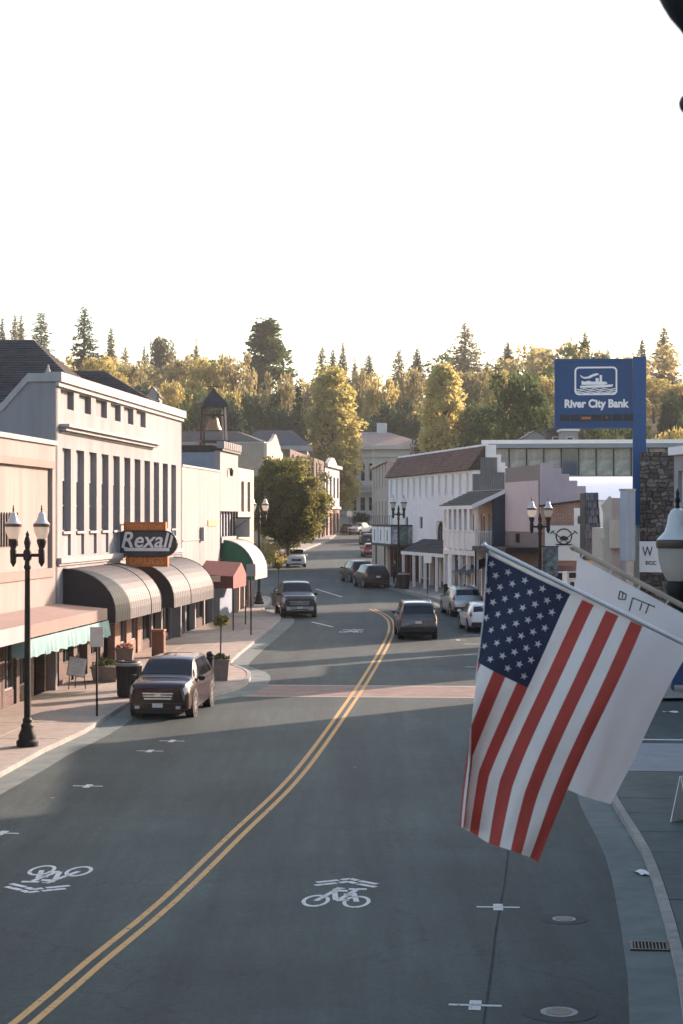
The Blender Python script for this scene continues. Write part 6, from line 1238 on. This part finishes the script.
# flagpole of the courthouse
p = at(373, 447, 340); t = thing('white_flagpole', 'slim white flagpole in front of courthouse', 'flagpole', (p.x, 340, gz(340))); m = MB(); m.tube([(0,0,0),(0,0,p.z-gz(340))], [.1,.05], 6); m.build('pole', WHT, t); m = MB(); m.lathe([(0,-.15),(.13,0),(0,.15)], (0,0,p.z-gz(340)), 8); m.build('ball', WHT, t)

# ------------------------------------------------------------------ flags on the near block
FR = M('flag_red', (.46,.075,.06), .85, .08, 6, .5, 11); FW = M('flag_white', (.82,.77,.74), .85, .05, 6, .5, 11); FB = M('flag_blue', (.036,.040,.078), .85, .1, 6, .5, 11)
for m_ in (FR, FW, FB):
    n_ = m_.node_tree; b_ = n_.nodes['Principled BSDF']; out = n_.nodes['Material Output']; tr = n_.nodes.new('ShaderNodeBsdfTranslucent'); mx = n_.nodes.new('ShaderNodeMixShader'); mx.inputs[0].default_value = .3
    src = b_.inputs['Base Color'].links[0].from_socket; n_.links.new(src, tr.inputs[0]); n_.links.new(b_.outputs[0], mx.inputs[1]); n_.links.new(tr.outputs[0], mx.inputs[2]); n_.links.new(mx.outputs[0], out.inputs[0])
def flagsurf(A, B, C, D, wav, fold=0.0):
    def f(u, v):
        ph = fold*min(1, max(0, v)*1.3)**.8
        if u >= ph: s = (u-ph)/(1-ph); bk = 0
        else: s = (ph-u)*.45; bk = (.035+.16*(ph-u))*min(1, (ph-u)*14)
        p = (A*(1-s)+B*s)*(1-v)+(D*(1-s)+C*s)*v
        return p + wav(u, v) + Vector((0, bk, 0))
    return f
ALU = M('pole_alu', (.58,.56,.55), .35, .06, 6, metal=.6)
def pole(name, label, tip, q, Yt, Yq, r, mat, wallx):
    a, c = at(*tip, Yt), at(*q, Yq); d = (c-a); k = (NB(c.y) - a.x - .02) / (d.x - .185*d.y); e = a + d*k*1.0
    t = thing(name, label, 'flagpole', tuple(e)); m = MB(); m.tube([a-e, (0,0,0)], r, 10); m.build('pole', mat, t)
    m = MB(); m.lathe([(0,-r*1.6),(r*1.6,0),(0,r*1.6)], tuple(a-e), 10); m.build('ball', mat, t, smooth=True)
    dn = d.normalized(); m = MB(); m.tube([-dn*.28, dn*.0], r*1.9, 8); m.box(-.015,.03,-.07,.07,-.14,.1); m.build('bracket', BLACKM, t)
    return a, d
Yf = 10.8
a, d = pole('flag_pole', 'white metal flagpole carrying the striped flag', (484.5,545.5), (683,643), 11.0, 10.75, .0135, ALU, 0)
a2, d2 = pole('flag_pole', 'wooden flagpole carrying the plain white flag', (573,547.5), (683,606), 12.0, 11.7, .016, M('pole_wood', (.42,.33,.25), .6, .15, 5), 0)
A, B, C, D = at(488.5,553,10.98), at(641,625,10.82), at(537,864,10.75), at(459.5,827,10.9)
def wv(u, v):
    k = .02+.085*v; ph = 2.6*v
    o = Vector((0, k*math.sin(u*11.5+ph)*(1.25-u*.75) + .03*math.sin(v*7+u*3), 0))
    o.y += .012*(.3+v)*math.sin(u*27+v*7.5+1.5*math.sin(v*6)) + .02*math.exp(-((u-.2)/.08)**2)*math.sin(v*2.5+.4)
    o.x += .010*v*math.sin(u*11.5+ph+1.4)+.012*math.sin(v*5+u*2.0); o.z += .012*v*math.sin(u*9+.5) - .010*math.sin(math.pi*u)*(1-v)
    return o
f = flagsurf(A, B, C, D, wv, .36)
t = thing('striped_flag', 'flag with red and white stripes and starred blue canton hanging over the road', 'flag', tuple(A)); nu, nv = 78, 60
for k in range(13):
    m = MB(); v0 = 24 if k < 7 else 0; m.grid(lambda u, v: f((k+u)/13, (v0+(nv-v0)*v)/nv)-A, 6, nv-v0); m.build('stripe', FR if k % 2 == 0 else FW, t, smooth=True, fixn=False)
m = MB(); m.grid(lambda u, v: f(u*7/13, v*.4)-A, 42, 24); m.build('canton', FB, t, smooth=True, fixn=False)
for r in range(9):
    for c in range(11):
        if (r+c) % 2: continue
        uc, vc = 7/13*(r+1)/10, .4*(c+1)/12; P0 = f(uc, vc); du = (f(uc+.01, vc)-P0).normalized(); dv = (f(uc, vc+.01)-P0).normalized(); nn = du.cross(dv).normalized()
        if nn.y > 0: nn = -nn
        dv = nn.cross(du).normalized()
        for side in (1, -1):
            m = MB(); R0 = .023; m.add([P0-A+nn*.003*side+(du*math.cos(2*math.pi*i/10+.3)+dv*math.sin(2*math.pi*i/10+.3))*(R0 if i % 2 == 0 else R0*.40) for i in range(10)]+[P0-A+nn*.003*side], [(i,(i+1)%10,10) for i in range(10)]); m.build('star', FW, t, fixn=False)
m = MB(); m.grid(lambda u, v: f(u, -.012+.018*v)-A+Vector((0,-.004,0)), 40, 1); m.build('hem', FW, t, fixn=False)
for u in (.01, .99): P0 = f(u, 0)-A; q = a + d*((P0+A-a).dot(d)/d.dot(d)) - A; m = MB(); m.tube([P0, q], .004, 5); m.build('snap_line', ALU, t)
P0 = f(0,0)-A; m = MB(); m.tube([P0+Vector((-.01,-.02,.0)), P0+Vector((-.03,-.03,-.35)), P0+Vector((-.075,-.03,-.72))], .004, 5); m.build('halyard', FW, t)
A2, B2, C2, D2 = at(577,556,11.95), at(704,625,11.6), at(609,805,11.55), at(560,785,11.85)
def wv2(u, v): return Vector((.012*math.sin(v*5+u*3), .03*math.sin(u*6+2.2*v)*(.3+v) + .02*math.sin(v*6) + .006*math.sin(u*19+v*11+2*math.sin(v*5)), -.006*math.sin(math.pi*u)))
f2 = flagsurf(A2, B2, C2, D2, wv2)
t = thing('white_flag', 'plain white flag with dark lettering hanging behind the striped flag', 'flag', tuple(A2)); m = MB(); m.grid(lambda u, v: f2(u, v)-A2, 40, 40); m.build('cloth', M('flag_cream', (.82,.78,.77), .85, .04, 5), t, smooth=True, fixn=False)
n_ = MATS['flag_cream'].node_tree; b_ = n_.nodes['Principled BSDF']; tr = n_.nodes.new('ShaderNodeBsdfTranslucent'); tr.inputs[0].default_value = (.72,.67,.66,1); mx = n_.nodes.new('ShaderNodeMixShader'); mx.inputs[0].default_value = .35
n_.links.new(b_.outputs[0], mx.inputs[1]); n_.links.new(tr.outputs[0], mx.inputs[2]); n_.links.new(mx.outputs[0], n_.nodes['Material Output'].inputs[0])
INK = M('flag_ink', (.03,.03,.035), .8)
def inv(px, py):
    best = None
    for i in range(41):
        for j in range(41):
            p = f2(i/40, j/40*.5); qx, qy = CX+p.x/p.y*F, HY-(p.z-CZ)/p.y*F; e = (qx-px)**2+(qy-py)**2
            if best is None or e < best[0]: best = (e, i/40, j/40*.5)
    return best[1:]
for strokes in ([((633,597),(655,607)),((633,597),(629.5,612)),((641,601.5),(639,611)),((650,605),(645.5,615))], [((619,590),(627,594)),((619,590),(617,598)),((623,592),(621.5,599)),((627,594),(625,600)),((617,598),(625,600.5))]):
    for p, q in strokes:
        P0, Q0 = f2(*inv(*p)), f2(*inv(*q)); s = Vector((0,-.006,0)); dd = (Q0-P0).normalized(); nn = dd.cross(Vector((0,1,0))).normalized()*.0036
        m = MB(); m.add([P0-A2+s-nn, P0-A2+s+nn, Q0-A2+s+nn, Q0-A2+s-nn], [(0,1,2,3)]); m.build('letter_stroke', INK, t, fixn=False)
for i in range(5): u = .03+i*.22; P0 = f2(u, 0)-A2; q = a2+d2*((P0+A2-a2).dot(d2)/d2.dot(d2))-A2; m = MB(); m.tube([P0, q], .005, 5); m.build('tie', FW, t)
# iron lantern hung close to the camera
Yl = 3.2; o = at(690, 0, Yl); S_ = Yl/F; t = thing('hanging_lantern', 'dark iron lantern hanging close to camera in top right corner', 'lantern', (o.x, Yl, o.z)); LI = M('lantern_iron', (.012,.014,.018), .5, .2, 8)
z = lambda py: -py*S_
m = MB(); m.lathe([(.003,z(47)),(.006,z(40)),(10*S_,z(30)),(20*S_,z(18)),(27*S_,z(6)),(32*S_,z(-4)),(36*S_,z(-14))], n=24); m.build('bowl', LI, t, smooth=True)
m = MB(); m.tube([(0,0,z(45)),(0,0,z(95))], .005, 8); m.build('stem', LI, t); m = MB(); m.lathe([(0,z(118)),(6*S_,z(115)),(11*S_,z(108)),(12*S_,z(103)),(10*S_,z(97)),(4*S_,z(91)),(0,z(88))], n=16); m.build('drop_finial', LI, t, smooth=True)
m = MB(); m.lathe([(36*S_,z(-14)),(60*S_,z(-90)),(62*S_,z(-130))], n=8); m.build('glass', FROST, t); m = MB(); m.lathe([(70*S_,z(-130)),(64*S_,z(-140)),(30*S_,z(-175)),(8*S_,z(-190))], n=16); m.build('hood', LI, t, smooth=True)
m = MB(); wx = NB(Yl)-o.x; m.tube([(0,0,z(-188)),(0,0,z(-215)),(wx+.01,0,z(-215))], .012, 8); m.tube([(wx*.5,0,z(-215)),(wx+.01,0,z(-120))], .008, 6); m.build('bracket', LI, t)
# ------------------------------------------------------------------ air
hz = MB(); hz.box(-420, 420, -50, 690, -6, 62); o = hz.build('haze', None); o['kind'] = 'stuff'; o['label'] = 'thin warm morning haze over the town'
m = bpy.data.materials.new('haze'); m.use_nodes = True; n = m.node_tree; n.nodes.remove(n.nodes['Principled BSDF'])
pv = n.nodes.new('ShaderNodeVolumePrincipled'); pv.inputs['Color'].default_value = (.95,.93,.90,1); pv.inputs['Density'].default_value = .00016; pv.inputs['Anisotropy'].default_value = 0
n.links.new(pv.outputs[0], n.nodes['Material Output'].inputs['Volume']); o.data.materials.clear(); o.data.materials.append(m)
SC.cycles.volume_bounces = 0
